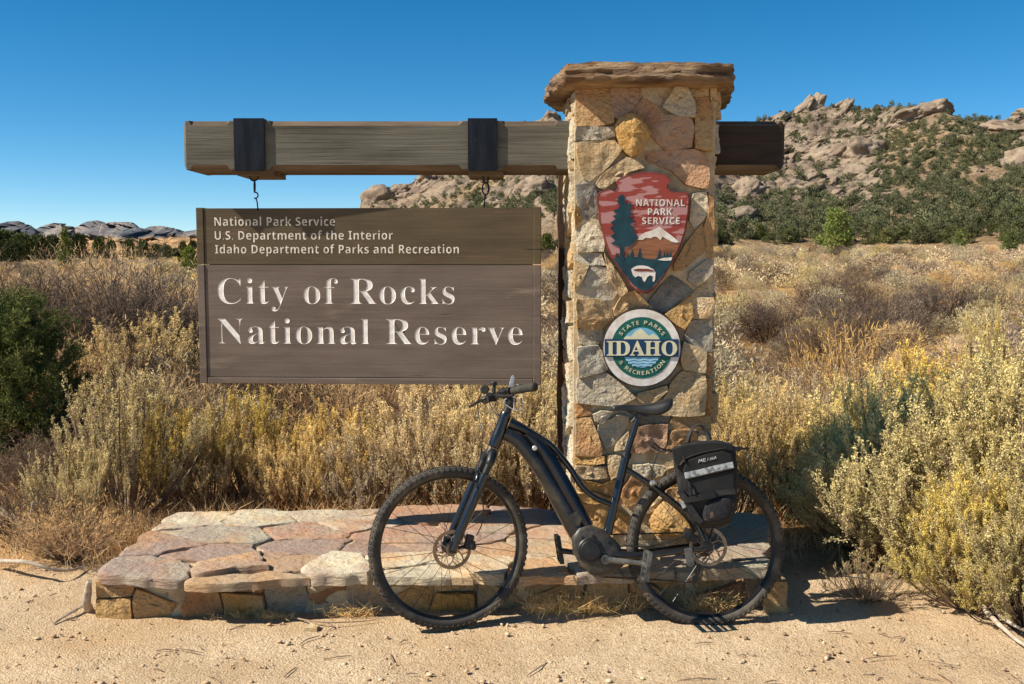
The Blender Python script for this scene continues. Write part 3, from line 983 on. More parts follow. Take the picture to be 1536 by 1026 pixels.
def arrowhead():
    Y = PY - .062
    q = lambda L: [(890 + x / 5.13, 250 + y / 5.13) for x, y in L]
    out = [(45, 195), (75, 185), (125, 170), (150, 187), (175, 185), (190, 165), (188, 140), (175, 115), (190, 95), (260, 65), (340, 45), (420, 38), (500, 45), (560, 62),
           (590, 90), (600, 105), (575, 125), (572, 155), (600, 185), (640, 195), (700, 195), (740, 205), (748, 240), (742, 300), (738, 350), (726, 420), (718, 480), (698, 540),
           (672, 620), (638, 680), (612, 740), (578, 790), (542, 850), (500, 905), (460, 950), (420, 978), (380, 978), (330, 957), (288, 920), (252, 860), (208, 800), (172, 740),
           (138, 700), (112, 640), (88, 580), (68, 490), (44, 420), (40, 340), (28, 270), (28, 220)]
    cx, cy = 395, 480
    inn = [(cx + (x - cx) * .955, cy + (y - cy) * .968) for x, y in out]
    org = at(965, 350, Y)
    t = thing('arrowhead_emblem', 'red arrowhead shaped emblem board with tree, mountain and white bison on the pillar', 'emblem sign', org)
    layer('board', q(out), Y, .034, M['em_edge'], t, org, bevel=.003)
    layer('painted_sky', q(inn), Y - .0015, .002, M['em_red'], t, org)
    layer('mountain', q([(255, 640), (300, 605), (340, 562), (400, 550), (470, 540), (530, 540), (600, 578), (665, 588), (640, 655), (600, 705), (480, 722), (380, 715), (235, 715)]), Y - .003, .002, M['em_brown'], t, org)
    layer('snowcap', q([(340, 562), (360, 530), (400, 505), (440, 495), (510, 462), (560, 500), (620, 545), (657, 578), (640, 586), (600, 577), (565, 557), (532, 537), (516, 567), (492, 542), (470, 537), (440, 552), (400, 547), (380, 564)]), Y - .0045, .002, M['white'], t, org)
    layer('meadow', q([(160, 716), (180, 660), (195, 702), (250, 702), (265, 660), (275, 695), (300, 640), (312, 695), (340, 695), (358, 622), (372, 698), (400, 707), (480, 715), (495, 690), (510, 630), (522, 700), (536, 690), (548, 655), (556, 692), (572, 655), (580, 690), (596, 655), (600, 700), (612, 716),
                       (590, 752), (540, 826), (490, 890), (440, 940), (400, 957), (350, 940), (300, 905), (255, 845), (205, 778)]), Y - .0045, .002, M['teal'], t, org)
    layer('lake', q([(495, 717), (540, 702), (607, 698), (598, 722), (540, 724)]), Y - .006, .002, M['white'], t, org)
    layer('conifer', q([(225, 213), (245, 240), (238, 270), (262, 292), (290, 275), (295, 300), (278, 330), (297, 368), (270, 388), (310, 402), (305, 430), (278, 445), (322, 482), (305, 508), (335, 525), (340, 552), (310, 590), (280, 614), (240, 617),
                       (238, 650), (236, 720), (204, 720), (206, 650), (200, 614), (165, 603), (135, 590), (168, 570), (130, 532), (165, 512), (128, 472), (165, 447), (130, 430), (172, 405), (150, 380), (188, 362), (150, 342), (192, 322), (203, 298), (182, 270), (195, 230)]), Y - .006, .003, M['teal'], t, org)
    layer('bison', q([(292, 790), (310, 775), (340, 762), (380, 760), (420, 768), (462, 790), (478, 815), (475, 870), (465, 886), (455, 880), (459, 845), (435, 835), (415, 850), (397, 886), (383, 880), (375, 850), (345, 840), (322, 852), (306, 836), (298, 815)]), Y - .006, .003, M['white'], t, org)
    layer('bison_saddle_mark', q([(305, 792), (345, 785), (420, 786), (464, 798), (462, 808), (410, 805), (350, 806), (318, 800)]), Y - .0075, .002, M['em_edge'], t, org)
    lm = M['white']
    for s, x0, x1, base, cap in (('NATIONAL', 330, 703, 302, 50), ('PARK', 420, 605, 371, 50), ('SERVICE', 375, 664, 441, 50)):
        V, F = text_flat(s, SANSB, offset=-.008, space=1.05, res=2)
        V = fit(V, x0, x1, -base, cap)
        emblem_text('lettering', V, F, lambda v, d: at(890 + v.x / 5.13, 250 - v.y / 5.13, Y - .004 + d) - org, t, lm)
    return t


def round_emblem():
    Y = PY - .058
    K = 7.89
    cx, cy = 575, 525
    org = at(890 + cx / K, 455 + cy / K, Y)
    t = thing('round_emblem', 'round white and green state parks emblem on the pillar below the arrowhead', 'emblem sign', org)
    W = lambda x, y: (890 + x / K, 455 + y / K)
    circ = lambda r, n=64: [W(cx + r * math.cos(q), cy + r * math.sin(q)) for q in np.linspace(0, 2 * math.pi, n, endpoint=False)]
    layer('board', circ(468), Y, .036, M['em_dark'], t, org)
    layer('white_face', circ(455), Y - .0015, .002, M['white'], t, org)
    layer('green_ring', circ(363), Y - .003, .002, M['ring_green'], t, org)
    layer('sky_disc', circ(237), Y - .0045, .002, M['lake_blue'], t, org)
    layer('peak', [W(x, y) for x, y in ((360, 425), (375, 400), (420, 385), (440, 395), (500, 335), (560, 300), (590, 320), (625, 355), (660, 385), (710, 360), (750, 385), (785, 425))], Y - .006, .002, M['cream'], t, org)
    for k, (yy, r0) in enumerate(((662, 190), (695, 160), (728, 115))):
        top = [(cx - r0 + 2 * r0 * i / 14, yy + 7 * math.sin(i * 1.35 + k)) for i in range(15)]
        layer('wave', [W(x, y) for x, y in top] + [W(x, y + 13) for x, y in reversed(top)], Y - .006, .002, M['pale_blue'], t, org)
    layer('name_bar', [W(x, y) for x, y in ((135, 425), (1010, 425), (1010, 635), (135, 635))], Y - .0075, .004, M['bar_blue'], t, org)
    V, F = text_flat('IDAHO', SERIF, offset=.012, space=.98, res=4)
    V = fit(V, 158, 992, -616, 170)
    emblem_text('lettering', V, F, lambda v, d: at(*W(v.x, -v.y), Y - .0095 + d) - org, t, M['cream'], .003)
    # letters round the ring
    def ring(s, r, a0, a1, flip):
        chars = [text_flat(c, SANSB if c.isalpha() else None, offset=-.012, res=2) if c != ' ' else None for c in s]
        wd = [(max(v.x for v in c[0]) if c else .45) + .30 for c in chars]
        tot = sum(wd); pos = 0
        VV, FF = [], []
        for c, wc in zip(chars, wd):
            mid = (pos + wc / 2) / tot
            pos += wc
            if not c: continue
            a = rad(a0 + (a1 - a0) * mid)
            cw = max(v.x for v in c[0])
            rr = Vector((math.sin(a), math.cos(a)))
            tt = Vector((math.cos(a), -math.sin(a)))
            if flip: rr, tt = -rr, -tt
            h = 46
            o = len(VV)
            ctr = Vector((math.sin(a), math.cos(a))) * r
            for v in c[0]:
                p = ctr + tt * ((v.x - cw / 2) * h * 1.22) + rr * ((v.y - .5) * h)
                VV.append(Vector((cx + p.x, -cy + p.y)))
            FF += [[i + o for i in f] for f in c[1]]
        emblem_text('lettering', VV, FF, lambda v, d: at(*W(v.x, -v.y), Y - .0055 + d) - org, t, M['cream'])
    ring('STATE PARKS', 300, -61, 61, False)
    ring('& RECREATION', 300, 240, 120, True)
    return t


arrowhead()
round_emblem()


# ------------------------------------------------------------------ electric bicycle
M['frame'] = mat('frame_paint', srgb(20, 21, 23), .26, col2=srgb(36, 34, 32), vscale=9, vlo=.5, vhi=.75, spec=.5, bump=.0003, bscale=200, coat=.5)
M['frame_dusty'] = mat('dusty_frame_paint', srgb(28, 28, 28), .34, col2=srgb(72, 64, 54), vscale=14, vlo=.52, vhi=.8, spec=.5, coat=.3)
M['battery'] = mat('battery_case', srgb(14, 17, 26), .26, col2=srgb(30, 33, 40), vscale=6, spec=.5, coat=.1)
M['motor'] = mat('motor_case', srgb(48, 46, 43), .42, col2=srgb(86, 77, 64), vscale=16, vlo=.45, vhi=.7, spec=.4)
M['tyre'] = mat('tyre_rubber', srgb(66, 62, 57), .85, col2=srgb(112, 102, 88), vscale=10, vlo=.48, vhi=.72, spec=.25, bump=.001, bscale=140)
M['rim'] = mat('rim_black', srgb(26, 25, 25), .36, .3, col2=srgb(60, 54, 48), vscale=7, vlo=.5, vhi=.75)
M['spoke'] = mat('spoke_steel', srgb(70, 66, 62), .4, .7)
M['rotor'] = mat('rotor_steel', srgb(160, 140, 115), .4, .75, col2=srgb(110, 95, 80), vscale=20)
M['black'] = mat('black_part', srgb(22, 22, 23), .45, col2=srgb(45, 42, 39), vscale=20, vlo=.5, vhi=.75)
M['rubber'] = mat('grip_rubber', srgb(40, 38, 34), .8, col2=srgb(62, 57, 48), vscale=26, bump=.0006, bscale=300)
M['crank'] = mat('crank_alloy', srgb(112, 109, 104), .4, .4, col2=srgb(62, 60, 57), vscale=20)
M['chrome'] = mat('bright_steel', srgb(205, 203, 198), .38, .55, col2=srgb(160, 158, 152), vscale=30)
M['saddle'] = mat('saddle_cover', srgb(22, 23, 25), .42, col2=srgb(36, 35, 34), vscale=10, bump=.0004, bscale=400)
M['chain'] = mat('chain_steel', srgb(70, 60, 50), .5, .6)
M['bag'] = mat('black_nylon', srgb(24, 24, 25), .75, col2=srgb(40, 38, 36), vscale=8, bump=.0012, bscale=240, spec=.35)
M['bag_web'] = mat('webbing', srgb(30, 30, 31), .8, col2=srgb(50, 48, 45), vscale=30, bump=.0008, bscale=300)
M['mesh_net'] = mat('bag_netting', srgb(34, 33, 35), .85, col2=srgb(16, 16, 17), vscale=60, bump=.003, bscale=160, col3=srgb(104, 80, 62), v3=26, lo3=.60, hi3=.68)
M['reflect'] = mat('reflective_tape', srgb(190, 190, 186), .35, .2, col2=srgb(120, 120, 120), vscale=45, vlo=.45, vhi=.6)

LEAN = rad(9)
BP0, BP1 = on_z(674, 946, 0), on_z(1063, 935, 0)
_u = (BP1 - BP0).normalized()
_v = Vector((-_u.y, _u.x, 0))
_w = Vector((0, 0, 1)) * math.cos(LEAN) + _v * math.sin(LEAN)
_v2 = _v * math.cos(LEAN) - Vector((0, 0, 1)) * math.sin(LEAN)
BM = Matrix((( _u.x, _v2.x, _w.x, BP0.x), (_u.y, _v2.y, _w.y, BP0.y), (_u.z, _v2.z, _w.z, BP0.z), (0, 0, 0, 1)))
BMI = BM.inverted()


def B(px, py, v=0.0):
    """bike-frame point (along, across, up) seen at photo pixel px, py when it lies v across from the bike's middle plane"""
    o = BMI @ Vector((0, 0, EYE))
    d = (BMI.to_3x3() @ (at(px, py, 1.0) - Vector((0, 0, EYE))))
    k = (v - o.y) / d.y
    return o + d * k


def spline(pts, n=6):
    """Catmull-Rom through points"""
    P = [Vector(p) for p in pts]
    Q = [P[0] * 2 - P[1]] + P + [P[-1] * 2 - P[-2]]
    out = []
    for i in range(1, len(Q) - 2):
        for k in range(n):
            t = k / n
            a, b, c, d = Q[i - 1], Q[i], Q[i + 1], Q[i + 2]
            out.append(.5 * ((2 * b) + (c - a) * t + (2 * a - 5 * b + 4 * c - d) * t * t + (3 * b - a - 3 * c + d) * t ** 3))
    out.append(P[-1])
    return out


def lerp_list(vals, n):
    m = len(vals)
    return [float(np.interp(i / (n - 1) * (m - 1), range(m), vals)) for i in range(n)]


VAX = Vector((0, 1, 0))


def bike():
    t = tag(link('electric_bicycle', None), 'black step-through electric bicycle with mud-dusted tyres standing in front of the pillar', 'bicycle')
    t.matrix_world = BM
    R_T = .350

    def wheel(c, ax, front):
        ax = Vector(ax).normalized()
        hub = MB().lathe([(.012, -.055), (.012, -.045), (.030, -.036), (.030, -.031), (.017, -.024), (.016, 0), (.017, .024), (.030, .031), (.030, .036), (.012, .045), (.012, .055)], c, ax, 20)
        h = smooth_by_angle(hub.build('wheel', M['black'], t), 40)
        # tyre with tread blocks
        ty = MB()
        r0 = .0215
        prof = [(R_T - r0 + r0 * math.cos(q) * 1.0, r0 * math.sin(q)) for q in np.linspace(-2.6, 2.6, 15)]
        ty.lathe(prof, c, ax, 96, closed=True)
        a = ax.orthogonal().normalized(); b = ax.cross(a)
        for k in range(84):
            for row, (ang, wd) in enumerate(((0, .010), (.62, .009), (-.62, .009), (1.12, .007), (-1.12, .007))):
                q = 2 * math.pi * (k + (.5 if row % 2 else 0)) / 84
                er = a * math.cos(q) + b * math.sin(q); et = -a * math.sin(q) + b * math.cos(q)
                n = er * math.cos(ang) + ax * math.sin(ang)
                s = ax * math.cos(ang) - er * math.sin(ang)
                p = c + er * (R_T - r0) + n * (r0 + .0005)
                rot = Matrix((et, s, n)).transposed()
                rot = rot @ Matrix.Rotation(.5 if row in (1, 4) else -.5 if row in (2, 3) else 0, 3, 'Z')
                ty.box(p, (.013, wd, .0045), rot)
        smooth_by_angle(ty.build('tyre', M['tyre'], h), 32)
        rm = MB().lathe([(.328, -.012), (.329, .0), (.328, .012), (.322, .0135), (.310, .0125), (.300, .007), (.298, 0), (.300, -.007), (.310, -.0125), (.322, -.0135)], c, ax, 96, closed=True)
        smooth_by_angle(rm.build('rim', M['rim'], h), 40)
        n = 28
        for k in range(n):
            sd = 1 if k % 2 else -1
            q = 2 * math.pi * k / n
            cr = (1 if (k // 2) % 2 else -1) * 1.15
            p0 = c + (a * math.cos(q + cr) + b * math.sin(q + cr)) * .027 + ax * (.033 * sd)
            p1 = c + (a * math.cos(q) + b * math.sin(q)) * .300 + ax * (.004 * sd)
            MB().tube([p0, p1], .0012, 5).build('spoke', M['spoke'], h)
            if k % 7 == 0 and front is not None:
                pass
        # brake disc on the near side
        d0 = c - ax * .047 if ax.y > 0 else c + ax * .047
        dk = MB()
        N = 60
        for i in range(N):
            if i % 2 == 0: pass
        dk.lathe([(.084, -.001), (.084, .001), (.069, .001), (.069, -.001)], d0, ax, 64, closed=True)
        for k in range(6):
            q = 2 * math.pi * k / 6
            e = lambda r, qq: d0 + (a * math.cos(qq) + b * math.sin(qq)) * r
            dk.tube([e(.024, q), e(.05, q + .22), e(.076, q + .55)], .0032, 5)
            dk.tube([e(.050, q + .22), e(.076, q - .12)], .0024, 5)
        dk.lathe([(.026, -.003), (.026, .003), (.014, .003), (.014, -.003)], d0, ax, 24, closed=True)
        dk.build('brake_disc', M['rotor'], h)
        vp = c - (a if False else Vector((0, 0, 0)))
        return h

    # steering: the bars and front wheel are turned a little towards the camera
    st_top, st_bot = B(760, 618), B(741, 670)
    sax = (st_top - st_bot).normalized()
    TURN = rad(13)
    rot = Matrix.Rotation(-TURN, 3, sax)
    n_f = rot @ VAX
    if (BM.to_3x3() @ (rot @ Vector((-1, 0, 0)))).y > (BM.to_3x3() @ Vector((-1, 0, 0))).y:
        rot = Matrix.Rotation(TURN, 3, sax); n_f = rot @ VAX
    fw = B(674.5, 821)
    wheel(fw, n_f, True)
    rw = B(1058, 818)
    wheel(rw, VAX, False)

    # ---- frame
    dn = [B(757, 650), B(777, 660), B(797, 684), B(817, 712), B(834, 741), B(850, 770), B(866, 796), B(882, 818)]
    dn = [p for p in dn]
    P = spline(dn, 5)
    f = MB().tube(P, lerp_list([.030, .036, .034, .036, .038, .040, .044, .046], len(P)), 20, lat=VAX, latr=lerp_list([.028, .033, .038, .040, .041, .042, .043, .043], len(P)))
    body = smooth_by_angle(f.build('down_tube', M['frame_dusty'], t), 40)
    # battery set into the upper side of the down tube
    bt = [(790, 651), (806, 665), (823, 688), (838, 714), (853, 741), (868, 768), (881, 789)]
    P = spline([B(x, y) for x, y in bt], 4)
    b = MB().tube(P, lerp_list([.016, .030, .034, .034, .035, .034, .028], len(P)), 20, lat=VAX, latr=lerp_list([.030, .040, .044, .045, .046, .046, .044], len(P)))
    bo = smooth_by_angle(b.build('battery', M['battery'], t), 40)
    MB().lathe([(.011, 0), (.011, .006), (.008, .008), (.003, .008)], B(802, 672, -.040), -VAX, 20).build('lock', M['chrome'], bo)
    MB().prism([B(x, y, -.049) for x, y in ((854, 773), (866, 766), (874, 778), (869, 790), (860, 788))], [B(x, y, -.03) for x, y in ((854, 773), (866, 766), (874, 778), (869, 790), (860, 788))]).build('latch_cover', M['motor'], bo, bevel=.002)
    # head tube
    hd = MB().tube([st_bot + sax * x for x in (-.004, .0, .004, .06, .10, .135, .150, .156)], [.024, .028, .029, .0265, .0245, .0245, .0255, .024], 22)
    smooth_by_angle(hd.build('head_tube', M['frame'], t), 40)
    # curved top tube
    tt = [(764, 634), (782, 642), (804, 654), (826, 668), (842, 686), (857, 705), (873, 730), (892, 746), (918, 757)]
    P = spline([B(x, y) for x, y in tt], 5)
    f = MB().tube(P, lerp_list([.026, .021, .0165, .0145, .0135, .0135, .0135, .0135, .0135], len(P)), 16, lat=VAX, latr=lerp_list([.024, .020, .0175, .0165, .0165, .0165, .0165, .0165, .0165], len(P)))
    smooth_by_angle(f.build('top_tube', M['frame'], t), 40)
    # seat tube and post
    s0, s1 = B(911, 800), B(939, 684)
    f = MB().tube([s0, s0.lerp(s1, .5), s1], [.022, .0195, .0190], 18)
    smooth_by_angle(f.build('seat_tube', M['frame'], t), 40)
    s2 = B(959, 620)
    sp = MB().tube([s1, s2], .0145, 16)
    spo = smooth_by_angle(sp.build('seat_post', M['frame'], t), 40)
    dd = (s1 - s0).normalized()
    cl = MB().lathe([(.0225, -.012), (.0225, .012), (.016, .016)], s1 + dd * .004, dd, 20)
    cl.tube([s1 + Vector((-.02, -.018, .004)), s1 + Vector((-.034, -.014, .006)), s1 + Vector((-.036, .012, .006)), s1 + Vector((-.02, .018, .004))], .0035, 6)
    smooth_by_angle(cl.build('seat_clamp', M['black'], t), 40)
    # stays
    ax_n = B(1047, 806, -.062)
    for sd in (-1, 1):
        e = Vector((rw.x, .062 * sd, rw.z))
        ss = MB().tube(spline([B(940, 704) + VAX * .012 * sd, B(960, 717) + VAX * .034 * sd, B(988, 737) + VAX * .040 * sd, B(1034, 776) + VAX * .052 * sd, e + Vector((-.018, 0, .028))], 4), .0125, 12)
        smooth_by_angle(ss.build('seat_stay', M['frame'], t), 40)
        cs = MB().tube(spline([B(912, 829) + VAX * .030 * sd, B(940, 831) + VAX * .042 * sd, B(980, 829) + VAX * .050 * sd, B(1022, 823) + VAX * .058 * sd, e + Vector((-.01, 0, -.006))], 4), lerp_list([.022, .0165, .0135, .0125, .011], 17), 12)
        smooth_by_angle(cs.build('chain_stay', M['frame_dusty'] if sd < 0 else M['frame'], t), 40)
        dp = MB().prism([e + Vector((x, -.004, z)) for x, z in ((-.035, .045), (-.01, .04), (.018, .012), (.016, -.014), (-.012, -.022), (-.04, -.012))],
                        [e + Vector((x, .004, z)) for x, z in ((-.035, .045), (-.01, .04), (.018, .012), (.016, -.014), (-.012, -.022), (-.04, -.012))])
        dp.build('dropout', M['black'], t, bevel=.002)
    # rear caliper
    MB().box(B(1037, 806, -.05), (.055, .03, .034), Matrix.Rotation(.5, 3, 'Y')).box(B(1030, 800, -.058), (.026, .036, .046), Matrix.Rotation(.5, 3, 'Y')).build('rear_caliper', M['black'], t, bevel=.004)
    # kickstand mount and folded foot
    MB().prism([B(x, y, -.092) for x, y in ((1026, 823), (1038, 821), (1042, 848), (1036, 851), (1030, 847))], [B(x, y, -.062) for x, y in ((1026, 823), (1038, 821), (1042, 848), (1036, 851), (1030, 847))]).build('kickstand', M['crank'], t, bevel=.003)
    # ---- motor
    ctr = B(890, 826)
    out = [(857, 806), (868, 790), (884, 786), (905, 794), (928, 815), (938, 834), (934, 850), (918, 862), (902, 866), (886, 862), (870, 848), (859, 828)]
    def ring(s, v):
        return [B(ctr_px + (x - ctr_px) * s, ctr_py + (y - ctr_py) * s, v) for x, y in out]
    ctr_px, ctr_py = 895, 828
    fr = []
    V, F = [], []
    for s, v in ((.80, -.052), (.94, -.047), (1.0, -.036), (1.0, .036), (.94, .047), (.80, .052)):
        V += ring(s, v)
    n = len(out)
    for r in range(5):
        for k in range(n):
            l = (k + 1) % n
            F.append((r * n + k, r * n + l, (r + 1) * n + l, (r + 1) * n + k))
    F.append(tuple(range(n - 1, -1, -1))); F.append(tuple(5 * n + k for k in range(n)))
    mo = smooth_by_angle(mk('motor', V, F, M['motor'], t), 50)
    c0 = B(885, 825, -.050)
    smooth_by_angle(MB().lathe([(.054, 0), (.054, .006), (.050, .010), (.044, .010), (.043, .012), (.040, .017), (.02, .019), (.001, .019)], c0, -VAX, 40).build('motor_cover', M['black'], mo), 30)
    for qx, qy in ((873, 806), (889, 803), (912, 812), (871, 838), (899, 824)):
        MB().lathe([(.006, 0), (.006, .010), (.003, .011)], B(qx, qy, -.046), -VAX, 8).build('bolt', M['black'], mo)
    # ---- cranks and pedals
    bb = B(908, 839, -.058)
    pe = B(965, 845, -.090)
    cr = MB().tube([bb, bb.lerp(pe, .15) + Vector((0, -.006, 0)), bb.lerp(pe, .85), pe], [.017, .013, .0105, .014], 12, lat=VAX, latr=[.010, .009, .008, .010])
    cr.lathe([(.020, -.012), (.020, .012), (.012, .013)], bb, -VAX, 20)
    smooth_by_angle(cr.build('crank_arm', M['crank'], t), 40)
    pe2 = B(841, 826, .088)
    bb2 = Vector((bb.x, .058, bb.z))
    cr = MB().tube([bb2, bb2.lerp(pe2, .5), pe2], [.017, .011, .013], 12, lat=VAX, latr=[.010, .008, .010])
    smooth_by_angle(cr.build('crank_arm', M['black'], t), 40)
    for p, sd, tilt in ((pe, -1, .16), (pe2, 1, -.14)):
        pd = MB()
        r = Matrix.Rotation(tilt, 3, 'Y')
        ctr2 = p + VAX * (.062 * sd)
        q = lambda x, y, z: ctr2 + r @ Vector((x, y, z))
        hw, hh, th = .044, .056, .020             # across, long (upright), thickness
        for z in (-hh, hh):
            pd.box(q(0, 0, z), (th, hw * 2, .010), r)
        for y in (-hw, hw):
            pd.box(q(0, y, 0), (th, .010, hh * 2 + .012), r)
        pd.tube([p + VAX * .006 * sd, ctr2 + VAX * hw * sd], .011, 12)
        for z in (-hh * .45, hh * .45):
            pd.box(q(0, 0, z), (th * .7, hw * 2, .006), r)
        pd.build('pedal', M['black'] if sd > 0 else M['crank'], t, bevel=.0025)
    # ---- drive side: chainring, chain, derailleur
    cb = Vector((bb.x, .052, bb.z))
    MB().lathe([(.092, -.002), (.092, .002), (.062, .002), (.062, -.002)], cb, VAX, 48, closed=True).build('chainring', M['chain'], t)
    cas = Vector((rw.x, .040, rw.z))
    MB().lathe([(.030, -.016), (.052, -.014), (.052, -.008), (.044, -.006), (.044, 0), (.036, .003), (.036, .009), (.026, .012)], cas, VAX, 32).build('cassette', M['chain'], t)
    dj = B(1044, 868, .05)
    dj0 = B(1046, 846, .05)
    MB().tube([Vector((cb.x, .052, cb.z + .092)), cas + Vector((0, .008, .052))], .0035, 6).tube([Vector((cb.x, .052, cb.z - .092)), dj + Vector((0, .002, -.016))], .0035, 6).tube([dj + Vector((.012, 0, .012)), dj0 + Vector((.014, 0, 0)), cas + Vector((.048, 0, -.012))], .0035, 6).build('chain', M['chain'], t)
    de = MB().box(dj.lerp(dj0, .5), (.012, .014, (dj0 - dj).length), None)
    for p in (dj, dj0): de.lathe([(.017, -.005), (.017, .005), (.008, .006)], p, VAX, 18)
    de.tube([dj0, dj0 + Vector((-.01, .012, .045)), cas + Vector((.01, .035, -.03))], .010, 8)
    de.build('derailleur', M['black'], t)
    # ---- saddle
    a, bk = B(917, 610), B(1007, 604)
    L = (bk - a).length
    dx = (bk - a).normalized()
    upz = dx.cross(VAX) * -1
    if upz.z < 0: upz = -upz
    prof = [(0, .016, -.004, .020), (.03, .021, .002, .024), (.12, .023, .004, .026), (.30, .026, .000, .030), (.5, .038, -.005, .040), (.68, .058, -.002, .060), (.82, .070, .006, .062), (.93, .072, .014, .050), (.985, .058, .018, .034), (1.0, .035, .018, .020)]
    V, F = [], []
    for s, hw, z, th in prof:
        c = a + dx * (L * s) + upz * z
        for x, h in ((-1.0, -.75), (-.92, -.2), (-.6, .10), (-.22, .08 if s < .9 else .15), (.22, .08 if s < .9 else .15), (.6, .10), (.92, -.2), (1.0, -.75), (.7, -.95), (.45, -.55), (-.45, -.55), (-.7, -.95)):
            V.append(c + VAX * (hw * x) + upz * (th * h))
    n = 12
    for i in range(len(prof) - 1):
        for k in range(n):
            l = (k + 1) % n
            F.append((i * n + k, i * n + l, (i + 1) * n + l, (i + 1) * n + k))
    F.append(tuple(range(n - 1, -1, -1))); F.append(tuple((len(prof) - 1) * n + k for k in range(n)))
    sd_o = mk('saddle', V, F, M['saddle'], t, smooth=True)
    md = sd_o.modifiers.new('s', 'SUBSURF'); md.levels = md.render_levels = 2
    rl = MB()
    for y in (-.021, .021):
        rl.tube(spline([B(937, 613) + VAX * y * .6, B(948, 620) + VAX * y, B(958, 622) + VAX * y, B(973, 622) + VAX * y, B(985, 617) + VAX * y * 1.3], 4), .0036, 6)
    rl.box(B(962, 621), (.045, .05, .022), Matrix.Rotation(.1, 3, 'Y'))
    rl.lathe([(.010, -.030), (.010, .030)], B(957, 624), VAX, 12)
    rl.build('saddle_rails', M['black'], sd_o, bevel=0)
    # ---- fork
    cr_c = st_bot - sax * .012
    fk = MB().lathe([(.020, -.034), (.028, -.028), (.029, -.008), (.025, .0), (.026, .008)], cr_c, sax, 22)
    fko = smooth_by_angle(fk.build('fork', M['black'], t), 40)
    smooth_by_angle(MB().lathe([(.0262, -.022), (.0268, -.016), (.0262, -.010)], cr_c + sax * .018, sax, 22).build('headset_ring', M['rotor'], fko), 40)
    off = (fw - cr_c); off = off - sax * off.dot(sax); off = off - n_f * off.dot(n_f)
    for sd in (-1, 1):
        top = cr_c + n_f * (.050 * sd) - sax * .05 + off * .25
        bot = fw + n_f * (.056 * sd)
        d = (bot - top)
        shoulder = MB().tube(spline([cr_c - sax * .012, cr_c - sax * .022 + n_f * .028 * sd + off * .1, top, top + d * .04], 4), lerp_list([.024, .022, .020, .017], 13), 14)
        smooth_by_angle(shoulder.build('fork_crown', M['black'], fko), 50)
        smooth_by_angle(MB().tube([top, top + d * .28], .0155, 16).build('stanchion', M['black'], fko), 50)
        lw = MB().tube([top + d * .14, top + d * .15, top + d * .20, top + d * .5, top + d * .88, bot - off.normalized() * .004], [.014, .0205, .0215, .0205, .0185, .014], 18)
        smooth_by_angle(lw.build('fork_leg', M['frame'], fko), 50)
        MB().prism([bot + rot @ Vector((x, -.004, z)) for x, z in ((-.016, -.012), (.016, -.014), (.022, .03), (-.012, .04))], [bot + rot @ Vector((x, .004, z)) for x, z in ((-.016, -.012), (.016, -.014), (.022, .03), (-.012, .04))]).build('axle_clamp', M['black'], fko, bevel=.003)
    arch = [cr_c + n_f * (.052 * math.cos(q)) + (fw - cr_c) * .30 + rot @ Vector((-.03, 0, 0)) * 1 + sax * (.045 * math.sin(q)) for q in np.linspace(0, math.pi, 12)]
    smooth_by_angle(MB().tube(arch, .009, 8).build('fork_brace', M['frame'], fko), 50)
    cp = fw - n_f * .052
    cal = MB().box(cp + rot @ Vector((.072, 0, .030)), (.030, .034, .062), rot @ Matrix.Rotation(.25, 3, 'Y'))
    cal.box(cp + rot @ Vector((.084, -.010, .018)), (.026, .026, .034), rot)
    cal.lathe([(.013, 0), (.013, .014), (.008, .016)], cp + rot @ Vector((.086, -.014, .012)), -n_f, 16)
    cal.tube([cp + rot @ Vector((.01, .01, .0)), cp + rot @ Vector((.066, .008, .012))], .008, 8)
    cal.build('front_caliper', M['black'], fko, bevel=.003)
    # ---- stem, spacers, bars
    spc = MB()
    st = st_bot + sax * .156
    for k in range(3): spc.lathe([(.0195, 0), (.0195, .009), (.0185, .0095)], st + sax * (.010 * k), sax, 20)
    smooth_by_angle(spc.build('headset_spacer', M['black'], t), 40)
    stem0 = st + sax * .052
    fwd = rot @ Vector((-1, 0, 0))
    bc = B(756, 590)
    stm = MB().lathe([(.021, -.022), (.0215, 0), (.021, .022)], stem0, sax, 20)
    stm.tube([stem0, stem0.lerp(bc, .6), bc], [.018, .016, .018], 14)
    stm.lathe([(.023, -.024), (.023, .024)], bc, n_f, 20)
    smooth_by_angle(stm.build('stem', M['black'], t), 40)
    near_e, far_e = B(802, 580, -.295), B(727, 600, .29)
    near_i, far_i = B(770, 586, -.17), B(738, 596, .17)
    bp = spline([near_e, near_i, bc + (near_i - bc) * .25, bc, bc + (far_i - bc) * .25, far_i, far_e], 6)
    smooth_by_angle(MB().tube(bp, .0125, 14).build('handlebar', M['black'], t), 50)
    for e, i in ((near_e, near_i), (far_e, far_i)):
        d = (e - i)
        g = MB().tube([i, i + d * .03, i + d * .06, i + d * .5, i + d * .93, i + d * .95, i + d * .99, i + d * 1.03], [.017, .0185, .0165, .0172, .0180, .0195, .0195, .014], 18)
        smooth_by_angle(g.build('grip', M['rubber'], t), 50)
    # levers, shifter pods, thumb switch
    for i, e, sd in ((near_i, near_e, -1), (far_i, far_e, 1)):
        d = (e - i).normalized()
        base = i - d * .03
        lv = MB().lathe([(.018, -.016), (.018, .016)], base, d, 16)
        lv.tube(spline([base + fwd * .018, base + fwd * .045 - sax * .012, base + d * .06 + fwd * .062 - sax * .026, base + d * .15 + fwd * .062 - sax * .034], 4), lerp_list([.011, .009, .0065, .006], 13), 8)
        lv.box(base - d * .03 - sax * .012 + fwd * .016, (.036, .03, .026), rot)
        smooth_by_angle(lv.build('brake_lever', M['black'], t), 50)
    far_base = far_i + (bc - far_i) * .28
